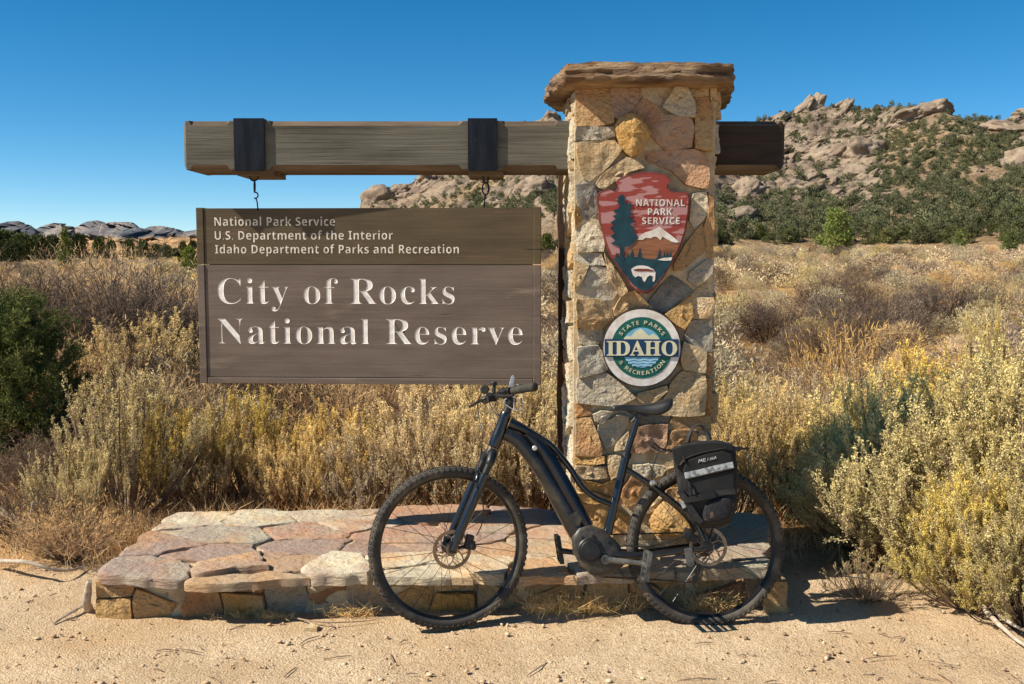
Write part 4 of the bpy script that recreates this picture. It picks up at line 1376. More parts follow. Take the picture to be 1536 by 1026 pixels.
    MB().lathe([(.016, -.014), (.021, -.010), (.021, .012), (.012, .020)], B(727, 584, .18), VAX, 18).build('shifter', M['rubber'], t)
    MB().tube([B(741, 590, .12), B(741, 578, .12)], .008, 8).lathe([(.015, 0), (.016, .010), (.011, .017)], B(741, 578, .12), Vector((0, 0, 1)), 16).build('bell', M['black'], t)
    MB().lathe([(.017, -.012), (.017, .012)], B(734, 594, .14), VAX, 16).build('bar_clamp', M['crank'], t)
    # bright upright holder blade and wire cage at the stem
    hb = [(763, 586), (764, 574), (767, 564), (770, 562), (772, 566), (770, 576), (771, 586)]
    MB().prism([B(x, y, -.03) for x, y in hb], [B(x, y, -.012) for x, y in hb]).build('phone_clip', M['chrome'], t, bevel=.003)
    MB().tube(spline([B(766, 584, -.03), B(776, 578, -.06), B(783, 580, -.07)], 4), .006, 8).build('clip_arm', M['black'], t)
    cg = MB()
    for dv in (-.055, -.02):
        cg.tube(spline([B(756, 606, dv), B(757, 600, dv), B(760, 598, dv)], 3), .003, 6)
        cg.tube(spline([B(757, 606, dv), B(766, 612, dv), B(774, 616, dv), B(781, 614, dv), B(784, 604, dv), B(784, 592, dv), B(779, 589, dv), B(773, 592, dv), B(771, 604, dv), B(771, 615, dv)], 4), .0022, 6)
    cg.build('wire_cage', M['chrome'], t)
    # ---- cables
    def cable(name, pts, r=.0026):
        smooth_by_angle(MB().tube(spline(pts, 6), r, 6).build(name, M['black'], t), 60)
    cable('brake_hose', [B(722, 590, .16), B(717, 604, .10), B(718, 624, .02), B(723, 652, -.03), B(721, 680, -.05), B(716, 706, -.07)])
    cable('brake_hose', [B(716, 706, -.07), B(711, 722, -.074), B(724, 752, -.085), B(723, 784, -.09), B(715, 803, -.075)])
    cable('shift_cable', [B(726, 596, .14), B(729, 610, .08), B(741, 626, .03), B(753, 640, -.01)])
    cable('shift_cable', [B(730, 596, .12), B(737, 610, .06), B(748, 628, .02), B(756, 640, -.01)])
    cable('shift_cable', [B(748, 596, .06), B(743, 606, .03), B(746, 618, .01), B(755, 634, 0)])
    cable('brake_hose', [B(768, 636, -.02), B(790, 650, -.038), B(815, 667, -.03), B(838, 686, -.02)], .0022)
    cable('rear_brake_hose', [B(936, 818, -.04), B(970, 820, -.06), B(1005, 812, -.075), B(1030, 803, -.07)], .0028)
    # ---- rear rack and light fittings
    rk = MB()
    for sd in (-1, 1):
        y = .055 * sd
        rk.tube([B(1000, 676) + VAX * y, B(1010, 676) + VAX * y, B(1118, 672) + VAX * y], .005, 8)
        rk.tube([B(1090, 673) + VAX * y, Vector((rw.x, .075 * sd, rw.z + .03))], .005, 8)
        rk.tube([B(1020, 676) + VAX * y, Vector((rw.x - .01, .075 * sd, rw.z + .03))], .005, 8)
    rk.tube(spline([B(1003, 676, -.05), B(994, 677, -.02), B(984, 674, 0), B(978, 669, 0), B(982, 665, 0), B(990, 672, .02), B(1003, 676, .05)], 4), .0038, 6)
    rk.tube([B(986, 680, 0), B(980, 700, -.01), B(977, 726, -.03)], .002, 6)
    for k in range(4):
        x = B(1020 + k * 28, 675)
        rk.tube([x - VAX * .055, x + VAX * .055], .004, 6)
    rk.build('rear_rack', M['black'], t)
    MB().lathe([(.012, -.012), (.013, 0), (.009, .016)], B(979, 725, -.05), Vector((0, -1, .4)), 14).build('stay_bolt', M['chrome'], t)
    # valve stickers on tyre sides
    return t, rw


bike_root, rear_hub = bike()


def pannier():
    org = BM @ B(1055, 720, -.13)
    t = thing('pannier_bag', 'black nylon pannier bag with silver reflective stripe hung on the bicycle rear rack', 'pannier bag')
    t.matrix_world = BM
    out = [(1008, 672), (1022, 667), (1045, 662), (1072, 660), (1092, 663), (1103, 670), (1106, 690), (1106, 716), (1105, 745), (1103, 772), (1094, 786), (1074, 791), (1052, 791), (1038, 785), (1028, 766), (1019, 738), (1012, 705)]
    cx, cy = 1060, 726
    V, F = [], []
    rings = [(.86, -.062), (.97, -.066), (1.0, -.085), (1.0, -.13), (1.0, -.165), (.97, -.188), (.88, -.198), (.55, -.204), (.2, -.206)]
    for s, v in rings:
        for x, y in out:
            V.append(B(cx + (x - cx) * s, cy + (y - cy) * s, v))
    n = len(out)
    for r in range(len(rings) - 1):
        for k in range(n):
            l = (k + 1) % n
            F.append((r * n + k, r * n + l, (r + 1) * n + l, (r + 1) * n + k))
    F.append(tuple(range(n - 1, -1, -1))); F.append(tuple((len(rings) - 1) * n + k for k in range(n)))
    b = mk('bag_body', V, F, M['bag'], t, smooth=True)
    sb = b.modifiers.new('s', 'SUBSURF'); sb.levels = sb.render_levels = 3
    tx = bpy.data.textures.new('cloth_folds', 'CLOUDS'); tx.noise_scale = .07
    d = b.modifiers.new('d', 'DISPLACE'); d.texture = tx; d.strength = .022; d.texture_coords = 'LOCAL'
    S = -.207

    def ribbon(name, pts, hw, m, v=S, th=.003, parent=b, updir=None):
        """flat strap: centre line of (px,py), half width in pixels"""
        up, dn = [], []
        for i, (x, y) in enumerate(pts):
            x2, y2 = pts[min(i + 1, len(pts) - 1)]; x1, y1 = pts[max(i - 1, 0)]
            l = math.hypot(x2 - x1, y2 - y1); nx, ny = -(y2 - y1) / l, (x2 - x1) / l
            up.append((x - nx * hw, y - ny * hw)); dn.append((x + nx * hw, y + ny * hw))
        o = up + dn[::-1]
        return MB().prism([B(x, y, v - th) for x, y in o], [B(x, y, v + .012) for x, y in o]).build(name, m, parent, bevel=.0008)
    # lid with its dark flap edge
    V = []
    lid = [(1007, 673), (1030, 667), (1060, 663), (1085, 663), (1099, 668), (1103, 676), (1085, 677), (1055, 680), (1028, 689), (1016, 703), (1011, 692)]
    lo = MB().prism([B(x, y, S - .004) for x, y in lid], [B(x, y, -.12) for x, y in lid]).build('lid_flap', M['bag'], t, bevel=.005)
    # upper pocket panel
    pk = [(1030, 690), (1058, 681), (1084, 676), (1098, 681), (1100, 698), (1028, 716), (1024, 706)]
    MB().prism([B(x, y, S - .010) for x, y in pk], [B(x, y, S + .03) for x, y in pk]).build('front_pocket', M['bag'], t, bevel=.006)
    ribbon('reflective_stripe', [(1027, 713.5), (1048, 709), (1074, 702.5), (1100, 697)], 4.6, M['reflect'], S - .009, parent=t)
    lowp = [(1028, 721), (1060, 712), (1101, 704), (1102, 735), (1070, 740), (1036, 744)]
    MB().prism([B(x, y, S - .006) for x, y in lowp], [B(x, y, S + .03) for x, y in lowp]).build('lower_pocket', M['bag'], t, bevel=.006)
    MB().tube([B(x, y, S - .010) for x, y in ((1030, 719), (1060, 711.5), (1100, 702.5))], .0028, 6).build('zip', M['chain'], t)
    MB().tube(spline([B(x, y, S - .006) for x, y in ((1020, 698), (1030, 687), (1056, 678), (1088, 672))], 4), .0032, 6).build('zip', M['chain'], t)
    for x, y in ((1025, 684), (1033, 722), (1040, 733)):
        MB().tube([B(x, y, S - .013), B(x + 2, y + 9, S - .014)], .0038, 6).build('zip_puller', M['bag_web'], t)
    # maker's mark: small silver strokes
    st = MB()
    strokes = [((1048, 694), (1049, 689)), ((1049, 689), (1051, 692)), ((1051, 692), (1053, 688.6)), ((1053, 688.6), (1053.6, 693)), ((1055.6, 692.6), (1055, 688)), ((1055, 688), (1058.4, 687.4)), ((1055.4, 690.2), (1058, 689.8)),
               ((1055.6, 692.6), (1058.8, 692)), ((1060.6, 691.4), (1062.4, 686.8)), ((1062.4, 686.8), (1064.6, 690.8)), ((1066.4, 690.4), (1066, 686)), ((1066, 686), (1069.4, 689.4)), ((1069.4, 689.4), (1069.2, 685.2)), ((1071.2, 688.8), (1073, 684.4)), ((1073, 684.4), (1074.4, 688.2))]
    for p, q in strokes:
        st.tube([B(*p, S - .0125), B(*q, S - .0125)], .0014, 5)
    st.build('woven_mark', M['reflect'], t)
    # strap and buckle
    ribbon('strap', [(1018, 735), (1030, 750), (1046, 747), (1062, 743)], 4.6, M['bag_web'], S - .009, parent=t)
    ribbon('strap', [(1070, 741), (1088, 738), (1103, 737)], 4.2, M['bag_web'], S - .008, parent=t)
    MB().prism([B(x, y, S - .020) for x, y in ((1050, 741), (1072, 736), (1074, 746), (1052, 751))], [B(x, y, S) for x, y in ((1050, 741), (1072, 736), (1074, 746), (1052, 751))]).build('buckle', M['black'], t, bevel=.002)
    ribbon('strap', [(1029, 752), (1040, 768), (1052, 784)], 4.2, M['bag_web'], S - .004, parent=t)
    ribbon('reflective_patch', [(1022, 752), (1027, 762)], 3.0, M['reflect'], S + .02, parent=t)
    # netting pocket with things inside
    nt = [(1056, 752), (1078, 746), (1101, 742), (1103, 770), (1092, 783), (1070, 787), (1052, 784), (1054, 768)]
    nx, ny = 1078, 766
    V, F = [], []
    rg = [(1.0, S + .02), (.98, S - .004), (.8, S - .011), (.4, S - .016)]
    for s, v in rg:
        V += [B(nx + (x - nx) * s, ny + (y - ny) * s, v) for x, y in nt]
    n = len(nt)
    for r in range(3):
        for k in range(n):
            l = (k + 1) % n
            F.append((r * n + k, r * n + l, (r + 1) * n + l, (r + 1) * n + k))
    F.append(tuple(3 * n + k for k in range(n)))
    o = mk('net_pocket', V, F, M['mesh_net'], t, smooth=True)
    s = o.modifiers.new('s', 'SUBSURF'); s.levels = s.render_levels = 2
    # carry handle
    hp = spline([B(x, y, -.12) for x, y in ((1031, 664), (1034, 652), (1040, 641), (1047, 637), (1054, 640), (1060, 649), (1064, 660))], 4)
    h = MB().tube(hp, lerp_list([.012, .009, .0045, .0035, .0045, .009, .012], len(hp)), 8, lat=VAX, latr=.016)
    smooth_by_angle(h.build('carry_handle', M['bag_web'], t), 60)
    smooth_by_angle(MB().tube(spline([B(1098, 668, -.15), B(1106, 673, -.15), B(1107, 680, -.15)], 4), .003, 6).build('side_loop', M['bag_web'], t), 60)
    return t


pannier()


# ------------------------------------------------------------------ hills
RIDGE = [(440, 420), (520, 360), (541, 316), (546, 296), (560, 290), (600, 284), (630, 270), (660, 255), (700, 235), (745, 210), (790, 186), (820, 178), (860, 190), (920, 205), (1000, 205), (1060, 200), (1110, 190),
         (1150, 178), (1180, 168), (1210, 162), (1260, 164), (1300, 162), (1345, 160), (1390, 163), (1440, 182), (1490, 184), (1536, 172), (1620, 160), (1800, 190), (2000, 260)]


def hill_point(px, t):
    """t=0 foot, t=1 ridge; vectorised"""
    px = np.asarray(px, float); t = np.asarray(t, float)
    yr = np.interp(px, [p for p, _ in RIDGE], [y for _, y in RIDGE])
    d0 = 118 + 22 * np.sin(px * .006) + np.clip((900 - px) * .10, 0, 60)
    d1 = 300 + 40 * np.sin(px * .011 + 1)
    d = d0 + (d1 - d0) * t
    x = (px - 768) / F35
    foot = ground_z(x * d0, d0) - 1.0
    e0 = np.arctan((foot - EYE) / d0)
    e1 = np.arctan((513 - yr) / F35) - PITCH
    tt = np.clip(t, 0, 1) ** .92
    e = e0 + (e1 - e0) * tt
    z = EYE + d * np.tan(e)
    z = np.where(t > 1, z - (t - 1) * (d1 - d0) * .25, z)
    return np.stack([x * d, d, z], -1)


def crag(x, y, z):
    """tilted ledges and blocks: height of rock relief in metres"""
    a = x * .57 + z * .82 + y * .1
    b = x * .82 - z * .57
    q = noise.noise((x * .03, y * .03, z * .04)) * 5
    s = (a + q + 2.2 * noise.noise((b * .12, y * .1, a * .1))) / 5.2
    saw = (s - math.floor(s))
    s2 = (b * .9 + q * 1.5 + 1.6 * noise.noise((a * .2, b * .2, 4))) / 3.6
    saw2 = abs((s2 - math.floor(s2)) - .5) * 2
    return 2.2 * saw ** .6 + 1.3 * saw2 ** .5 + 1.6 * noise.noise((x * .09, y * .09, z * .09)) + .8 * noise.noise((x * .4, y * .4, z * .4)) - 2


def hill():
    pxs = np.concatenate([np.arange(440, 540, 8.0), np.arange(540, 1560, 2.2), np.arange(1560, 2001, 8.0)])
    ts = np.concatenate([np.linspace(-.12, .2, 14), np.linspace(.21, 1.0, 130), np.linspace(1.03, 2.2, 12)])
    PX, T = np.meshgrid(pxs, ts)
    P = hill_point(PX.ravel(), T.ravel())
    K = np.zeros((len(P), 3))
    rock, rock2, soil = np.array(srgb(154, 136, 116)), np.array(srgb(112, 97, 84)), np.array(srgb(156, 130, 98))
    tr = T.ravel(); pr = PX.ravel()
    for i in range(len(P)):
        x, y, z = P[i]
        px, t = pr[i], tr[i]
        rk = noise.noise((x * .022, y * .03, 7)) * .9 + .45
        if 1060 < px < 1320: rk += .8
        if px < 830: rk += .45
        if t > .85: rk += .4
        rk = min(1, max(.12, rk)) * min(1, max(0, (t - .12) * 5))
        r = crag(x, y, z)
        f = rk * (1 if t < 1.0 else .4)
        P[i, 2] += r * f * .42
        P[i, 1] -= r * f * 1.1
        q = min(1, max(0, .5 + 1.6 * noise.noise((x * .11, y * .11, z * .11 + 4))))
        c = rock * q + rock2 * (1 - q)
        K[i] = c * rk + soil * (1 - rk)
    ny, nx = PX.shape
    ii = np.arange(nx * ny).reshape(ny, nx)
    F = np.stack([ii[:-1, :-1], ii[:-1, 1:], ii[1:, 1:], ii[1:, :-1]], -1).reshape(-1, 4)
    m = mat('hill_rock', attr=True, rough=.95, col2=(.66, .62, .58), vscale=.35, vlo=.48, vhi=.62, col3=(.5, .47, .44), v3=1.2, lo3=.58, hi3=.68, bump=1.2, bscale=.7, spec=.1)
    me = np_mesh('hillside', P, F, m, col=K)
    tag(link('hillside', me), kind='structure')


hill()


def far_ridge():
    prof = [(-500, 352), (-200, 345), (-60, 338), (0, 336), (14, 332), (30, 331), (44, 336), (58, 343), (70, 337), (84, 334), (98, 336), (112, 343), (124, 337), (134, 332), (148, 330), (160, 334), (176, 332), (205, 333), (214, 344), (228, 339), (246, 338),
            (262, 342), (278, 347), (292, 345), (310, 340), (400, 348), (520, 352), (700, 356)]
    pxs = np.arange(-500, 701, 2.0)
    ts = np.linspace(0, 1.25, 22)
    yr = np.interp(pxs, [p for p, _ in prof], [y for _, y in prof])
    V, K = [], []
    for t in ts:
        for px, y in zip(pxs, yr):
            d = 1500 + 420 * t
            x = (px - 768) / F35
            top = EYE + d * math.tan(math.atan((513 - y) / F35) - PITCH)
            z0 = -30.0
            tt = min(1, t)
            z = z0 + (top - z0) * tt ** .8 - max(0, t - 1) * 60
            r = noise.noise((x * d * .02, d * .02, z * .03)) * 8 + noise.noise((x * d * .06, d * .05, z * .1)) * 8 + abs(noise.noise((x * d * .16, d * .05, z * .06))) * 9
            f = min(1, tt * 2) * (1 if t < 1 else .3)
            V.append((x * d, d + r * 6 * f, z + r * .45 * f))
            q = min(1, max(0, .5 + 1.5 * noise.noise((x * d * .015, z * .04, 3))))
            lo = z < EYE + d * math.tan(math.atan((513 - 356) / F35) - PITCH)
            c = np.array(srgb(140, 130, 124)) * q + np.array(srgb(84, 88, 94)) * (1 - q)
            K.append(c if not lo else np.array(srgb(176, 140, 100)))
    ny, nx = len(ts), len(pxs)
    ii = np.arange(nx * ny).reshape(ny, nx)
    F = np.stack([ii[:-1, :-1], ii[:-1, 1:], ii[1:, 1:], ii[1:, :-1]], -1).reshape(-1, 4)
    m = mat('far_rock', attr=True, rough=.95, col2=(.6, .6, .62), vscale=.03, vlo=.48, vhi=.62, bump=3, bscale=.06, spec=.1)
    me = np_mesh('far_ridge', np.array(V), F, m, col=np.array(K))
    tag(link('far_ridge', me), kind='structure')


far_ridge()


# ---- boulders and outcrops on the hillside
def ico(sub):
    b = bmesh.new(); bmesh.ops.create_icosphere(b, subdivisions=sub, radius=1)
    V = np.array([v.co[:] for v in b.verts]); F = np.array([[v.index for v in f.verts] for f in b.faces])
    b.free(); return V, F


def boulder_mesh(seed, sub=5, planes=16, sharp=10, rough=.06, lean=(0, 0)):
    rng = np.random.default_rng(seed)
    V, F = ico(sub)
    N = rng.normal(size=(planes, 3)); N /= np.linalg.norm(N, axis=1)[:, None]
    D = rng.uniform(.68, 1.0, planes)
    q = np.clip(V @ N.T, 1e-3, None) / D
    r = 1 / (np.sum(q ** sharp, 1) ** (1 / sharp))
    r = np.clip(r, .4, 1.15)
    off = seed * 7.3
    n = np.array([noise.noise((v[0] * 1.7 + off, v[1] * 1.7, v[2] * 1.7)) + .55 * noise.noise((v[0] * 4 + off, v[1] * 4, v[2] * 4)) - .5 * abs(noise.noise((v[0] * 2.6 + off, v[1] * 2.6, v[2] * 2.6 + 9))) + .5 * abs(noise.noise((v[0] * 9 + off, v[1] * 9, v[2] * 9))) for v in V])
    P = V * (r * (1 + rough * 2.2 * n))[:, None]
    P[:, 0] += P[:, 2] * lean[0]
    c = np.array(srgb(156, 138, 118)); c2 = np.array(srgb(106, 92, 81))
    k = np.clip(.5 + 1.3 * np.array([noise.noise((p[0] * 2.2 + off, p[1] * 2.2, p[2] * 2.2)) for p in P]), 0, 1)[:, None]
    K = c * (1 - k * .6) + c2 * (k * .6)
    me = np_mesh('boulder', P, F, M['granite'], col=K)
    return me


M['granite'] = mat('granite', attr=True, rough=.92, col2=(.72, .66, .60), vscale=1.6, vlo=.45, vhi=.68, col3=(.55, .50, .46), v3=4, lo3=.6, hi3=.75, bump=.30, bscale=3.4, spec=.1)
BOULDERS = [boulder_mesh(s, 5 if s < 7 else 4, 12 + s % 4 * 3, 26, .10) for s in range(8)]
SPIRES = [boulder_mesh(20 + s, 5, 10, 22, .13, (.75, 0)) for s in range(3)]


def hill_at(px, py):
    """hill surface seen at photo pixel"""
    ts = np.linspace(0, 1, 160)
    P = hill_point(np.full(160, px), ts)
    # project
    dz = P[:, 2] - EYE
    cy = P[:, 1] * math.cos(PITCH) - dz * math.sin(PITCH)
    up = P[:, 1] * math.sin(PITCH) + dz * math.cos(PITCH)
    yy = 513 - F35 * up / cy
    i = int(np.argmin(np.abs(yy - py)))
    return P[i]


def put(me, name, loc, scale, rot, label, cat, group):
    o = bpy.data.objects.new(name, me)
    C.objects.link(o)
    o.location, o.scale, o.rotation_euler = loc, scale, rot
    return tag(o, label, cat, group)


def rocks():
    rng = random.Random(5)
    big = [  # px, py of the middle, width px, height px, tilt, mesh, label
        (1198, 162, 32, 24, -.45, SPIRES[0], 'pointed rock spire leaning right on the skyline beside the beam end'),
        (1212, 160, 30, 40, .2, BOULDERS[3], 'blocky rock knob on the skyline just right of the leaning spire'),
        (1256, 166, 28, 22, -.35, SPIRES[1], 'craggy pointed outcrop on the skyline above the pale rock slope'),
        (1352, 180, 70, 24, -.30, BOULDERS[1], 'long pale sloping slab of rock just under the hill crest'),
        (1392, 165, 44, 30, -.1, BOULDERS[4], 'rounded pale boulders on the hill crest right of the long slab'),
        (1494, 194, 64, 28, .12, BOULDERS[2], 'broad domed pale outcrop near the upper right of the hill'),
        (1518, 248, 54, 40, -.1, BOULDERS[5], 'large pale boulder at the right edge halfway down the hill'),
        (1530, 160, 40, 20, 0, BOULDERS[0], 'low pale rocks on the skyline at the far right'),
        (802, 288, 64, 44, -.1, BOULDERS[6], 'big pale domed outcrop seen between sign chain and pillar'),
        (744, 306, 36, 24, 0, BOULDERS[2], 'small pale outcrop just above the right end of the sign'),
        (566, 300, 44, 38, .1, BOULDERS[7], 'rounded cliff rock ending the hill above the sign middle'),
        (604, 292, 40, 26, -.4, BOULDERS[1], 'tilted grey rock next to the cliff rock above the sign'),
        (640, 278, 50, 30, -.4, BOULDERS[3], 'jumbled grey rock under the beam left of the chain'),
        (1115, 292, 50, 34, -.5, BOULDERS[5], 'smooth pale rock slope below the beam end'),
        (1150, 250, 50, 38, -.5, BOULDERS[0], 'tall pale rock face right of the beam end'),
        (1225, 236, 64, 30, -.45, BOULDERS[6], 'wide pale sloping rock face under the craggy outcrop'),
        (1288, 232, 60, 46, .5, BOULDERS[4], 'pale rock buttress in the middle of the slope'),
        (1190, 288, 60, 44, -.3, BOULDERS[2], 'pink stained round rock above the dark junipers'),
        (1100, 330, 56, 30, -.2, BOULDERS[7], 'low pale rocks at the hill foot beside the pillar'),
        (824, 170, 26, 18, 0, BOULDERS[1], 'small rock tip peeking over the beam beside the pillar cap')]
    for px, py, w, h, tilt, me, lab in big:
        p = hill_at(px, py)
        k = p[1] / F35
        put(me, 'outcrop', (p[0], p[1] - 1, p[2] - h * k * .05), (w * k * .55, w * k * .5, h * k * .58), (rng.uniform(-.1, .1), tilt, rng.uniform(-.4, .4)), lab, 'rock outcrop', 'named outcrops on the hillside')
    n = 0
    while n < 280:
        px = rng.uniform(548, 1545); py = rng.uniform(160, 345)
        yr = float(np.interp(px, [a for a, _ in RIDGE], [b for _, b in RIDGE]))
        if py < yr - 2: continue
        dens = .22
        if 1065 < px < 1310 and 180 < py < 310: dens = 1.0
        if 548 < px < 840 and py < yr + 55: dens = .9
        if py < yr + 22: dens = max(dens, .6)
        if py > 310: dens *= .5
        if 850 < px < 1062 or (py > 316 and px < 830): continue
        if rng.random() > dens: continue
        p = hill_at(px, py); k = p[1] / F35
        s = rng.choice((5, 6, 7, 8, 9, 11, 13, 16, 20)) * k * .55
        put(rng.choice(BOULDERS), 'boulder', (p[0], p[1], p[2] + s * .1), (s * rng.uniform(1.0, 2.0), s, s * rng.uniform(.5, .95)), (rng.uniform(-.2, .2), rng.uniform(-.9, .0), rng.uniform(-.5, .5)),
            'pale weathered boulder among the junipers on the rocky hillside', 'boulder', 'small boulders scattered over the hillside')
        n += 1


rocks()


# ------------------------------------------------------------------ plants
def unit(a):
    return a / np.maximum(np.linalg.norm(a, axis=1, keepdims=True), 1e-9)


def leaf_quads(c, d, L, W, rng):
    s = unit(np.cross(d, rng.normal(size=d.shape)))
    L = L[:, None]; W = W[:, None]
    V = np.stack([c, c + d * L * .5 + s * W * .5, c + d * L, c + d * L * .5 - s * W * .5], 1)
    return V.reshape(-1, 3)


def blade_quads(c, d, L, W, rng, bend=.25):
    """long thin blades: a quad strip of two pieces bending over"""
    s = unit(np.cross(d, rng.normal(size=d.shape)))
    g = unit(rng.normal(size=d.shape) * np.array([1, 1, .3]))
    L = L[:, None]; W = W[:, None]
    m = c + d * L * .55
    e = c + unit(d + g * bend) * L
    V = np.stack([c - s * W * .5, c + s * W * .5, m + s * W * .4, m - s * W * .4, m - s * W * .4, m + s * W * .4, e + s * W * .1, e - s * W * .1], 1)
    return V.reshape(-1, 3)


def quads(n):
    return np.arange(n * 4).reshape(n, 4)


def ribbons(P, W, rng):
    """P (n,k,3) polylines -> crossed thin ribbons"""
    n, k, _ = P.shape
    out = []
    for r in range(2):
        d = unit((P[:, -1] - P[:, 0]))
        s = unit(np.cross(d, rng.normal(size=d.shape)))
        for i in range(k - 1):
            w0 = (W * (1 - i / k * .75))[:, None]; w1 = (W * (1 - (i + 1) / k * .75))[:, None]
            out.append(np.stack([P[:, i] - s * w0, P[:, i] + s * w0, P[:, i + 1] + s * w1, P[:, i + 1] - s * w1], 1).reshape(-1, 3))
    return np.concatenate(out)


M['leaf'] = leaf_mat('sage_leaf', .28, .18, 1.5)
M['twig'] = mat('woody_twig', srgb(150, 128, 106), .9, col2=srgb(104, 86, 72), vscale=6, spec=.1)
M['needle'] = leaf_mat('juniper_needle', .12, .25)
M['straw'] = leaf_mat('dry_straw', .34, .12, 1.45)
M['bark'] = mat('juniper_bark', srgb(120, 98, 80), .95, col2=srgb(80, 62, 50), vscale=10, stretch=(2, 2, .3), bump=.01, bscale=20, spec=.1)


def two_part(Vw, Vl, Kl, name, leaf='leaf'):
    """(wood mesh, leaf mesh)"""
    a = np_mesh('branches', Vw, quads(len(Vw) // 4), M['twig'])
    b = np_mesh('foliage', Vl, quads(len(Vl) // 4), M[leaf], col=Kl)
    return a, b


def sage(seed, R=.5, H=.8, ns=60, nsh=8, nl=22, spike=1.0, lw=.0055, ll=.024, cols=None, dead=.15, flat=.45):
    """sagebrush: woody stems splayed from the base, upright leafy shoots, paler flowering tips"""
    rng = np.random.default_rng(seed)
    az = rng.uniform(0, 2 * np.pi, ns); rr = R * np.sqrt(rng.uniform(0.02, 1, ns))
    top = H * (1 - flat * (rr / R) ** 2) * rng.uniform(.68, 1.04, ns)
    e = np.stack([rr * np.cos(az), rr * np.sin(az), top], 1)
    b = np.stack([rr * np.cos(az) * .12, rr * np.sin(az) * .12, np.zeros(ns) - .03], 1)
    m = b * .45 + e * .55; m[:, :2] *= 1.25; m[:, 2] *= .72
    m += rng.normal(size=m.shape) * .03 * H
    tt = np.linspace(0, 1, 5)[None, :, None]
    P = (1 - tt) ** 2 * b[:, None] + 2 * tt * (1 - tt) * m[:, None] + tt ** 2 * e[:, None]
    Vw = ribbons(P, rng.uniform(.004, .009, ns) * (H / .8), rng)
    s = 1 - .6 * rng.uniform(0, 1.0, (ns, nsh)) ** 1.7; s[:, 0] = 1
    t = s[..., None]
    sp = ((1 - t) ** 2 * b[:, None] + 2 * t * (1 - t) * m[:, None] + t ** 2 * e[:, None]).reshape(-1, 3)
    tg = (2 * (1 - t) * (m - b)[:, None] + 2 * t * (e - m)[:, None]).reshape(-1, 3)
    sd = unit(unit(tg) * .55 + np.array([0, 0, .75 * spike]) + rng.normal(size=sp.shape) * .32)
    sl = rng.uniform(.07, .17, len(sp)) * H / .8
    sl[::nsh] *= 1.3
    Vs = ribbons(np.stack([sp, sp + sd * sl[:, None] * .5, sp + sd * sl[:, None]], 1), np.full(len(sp), .0016), rng)
    u = rng.uniform(0, 1, (len(sp), nl)) ** .8
    c = (sp[:, None] + sd[:, None] * (sl[:, None] * u)[..., None]).reshape(-1, 3)
    d = unit(np.repeat(sd, nl, 0) * .75 + rng.normal(size=c.shape) * .55)
    c += rng.normal(size=c.shape) * .006 * H
    n = len(c)
    L = rng.uniform(.6, 1.25, n) * ll * (H / .8) ** .4; W = rng.uniform(.7, 1.3, n) * lw * (H / .8) ** .4
    Vl = leaf_quads(c, d, L, W, rng)
    c0, c1, c2 = [np.array(x) for x in (cols or (srgb(142, 134, 92), srgb(186, 168, 96), srgb(150, 128, 90)))]
    shoot_tint = np.repeat(rng.uniform(0, 1, len(sp)), nl)[:, None]
    tip = (u.reshape(-1)[:, None] ** 1.5) * np.clip(c[:, 2:3] / H * 1.6 - .45, 0, 1)
    K = c0 * (1 - tip) + c1 * tip
    K = np.where(shoot_tint < dead, c2, K) * rng.uniform(.75, 1.2, (n, 1)) * (.85 + .3 * shoot_tint)
    return two_part(np.concatenate([Vw, Vs]), Vl, np.repeat(K, 4, 0), 'sage')


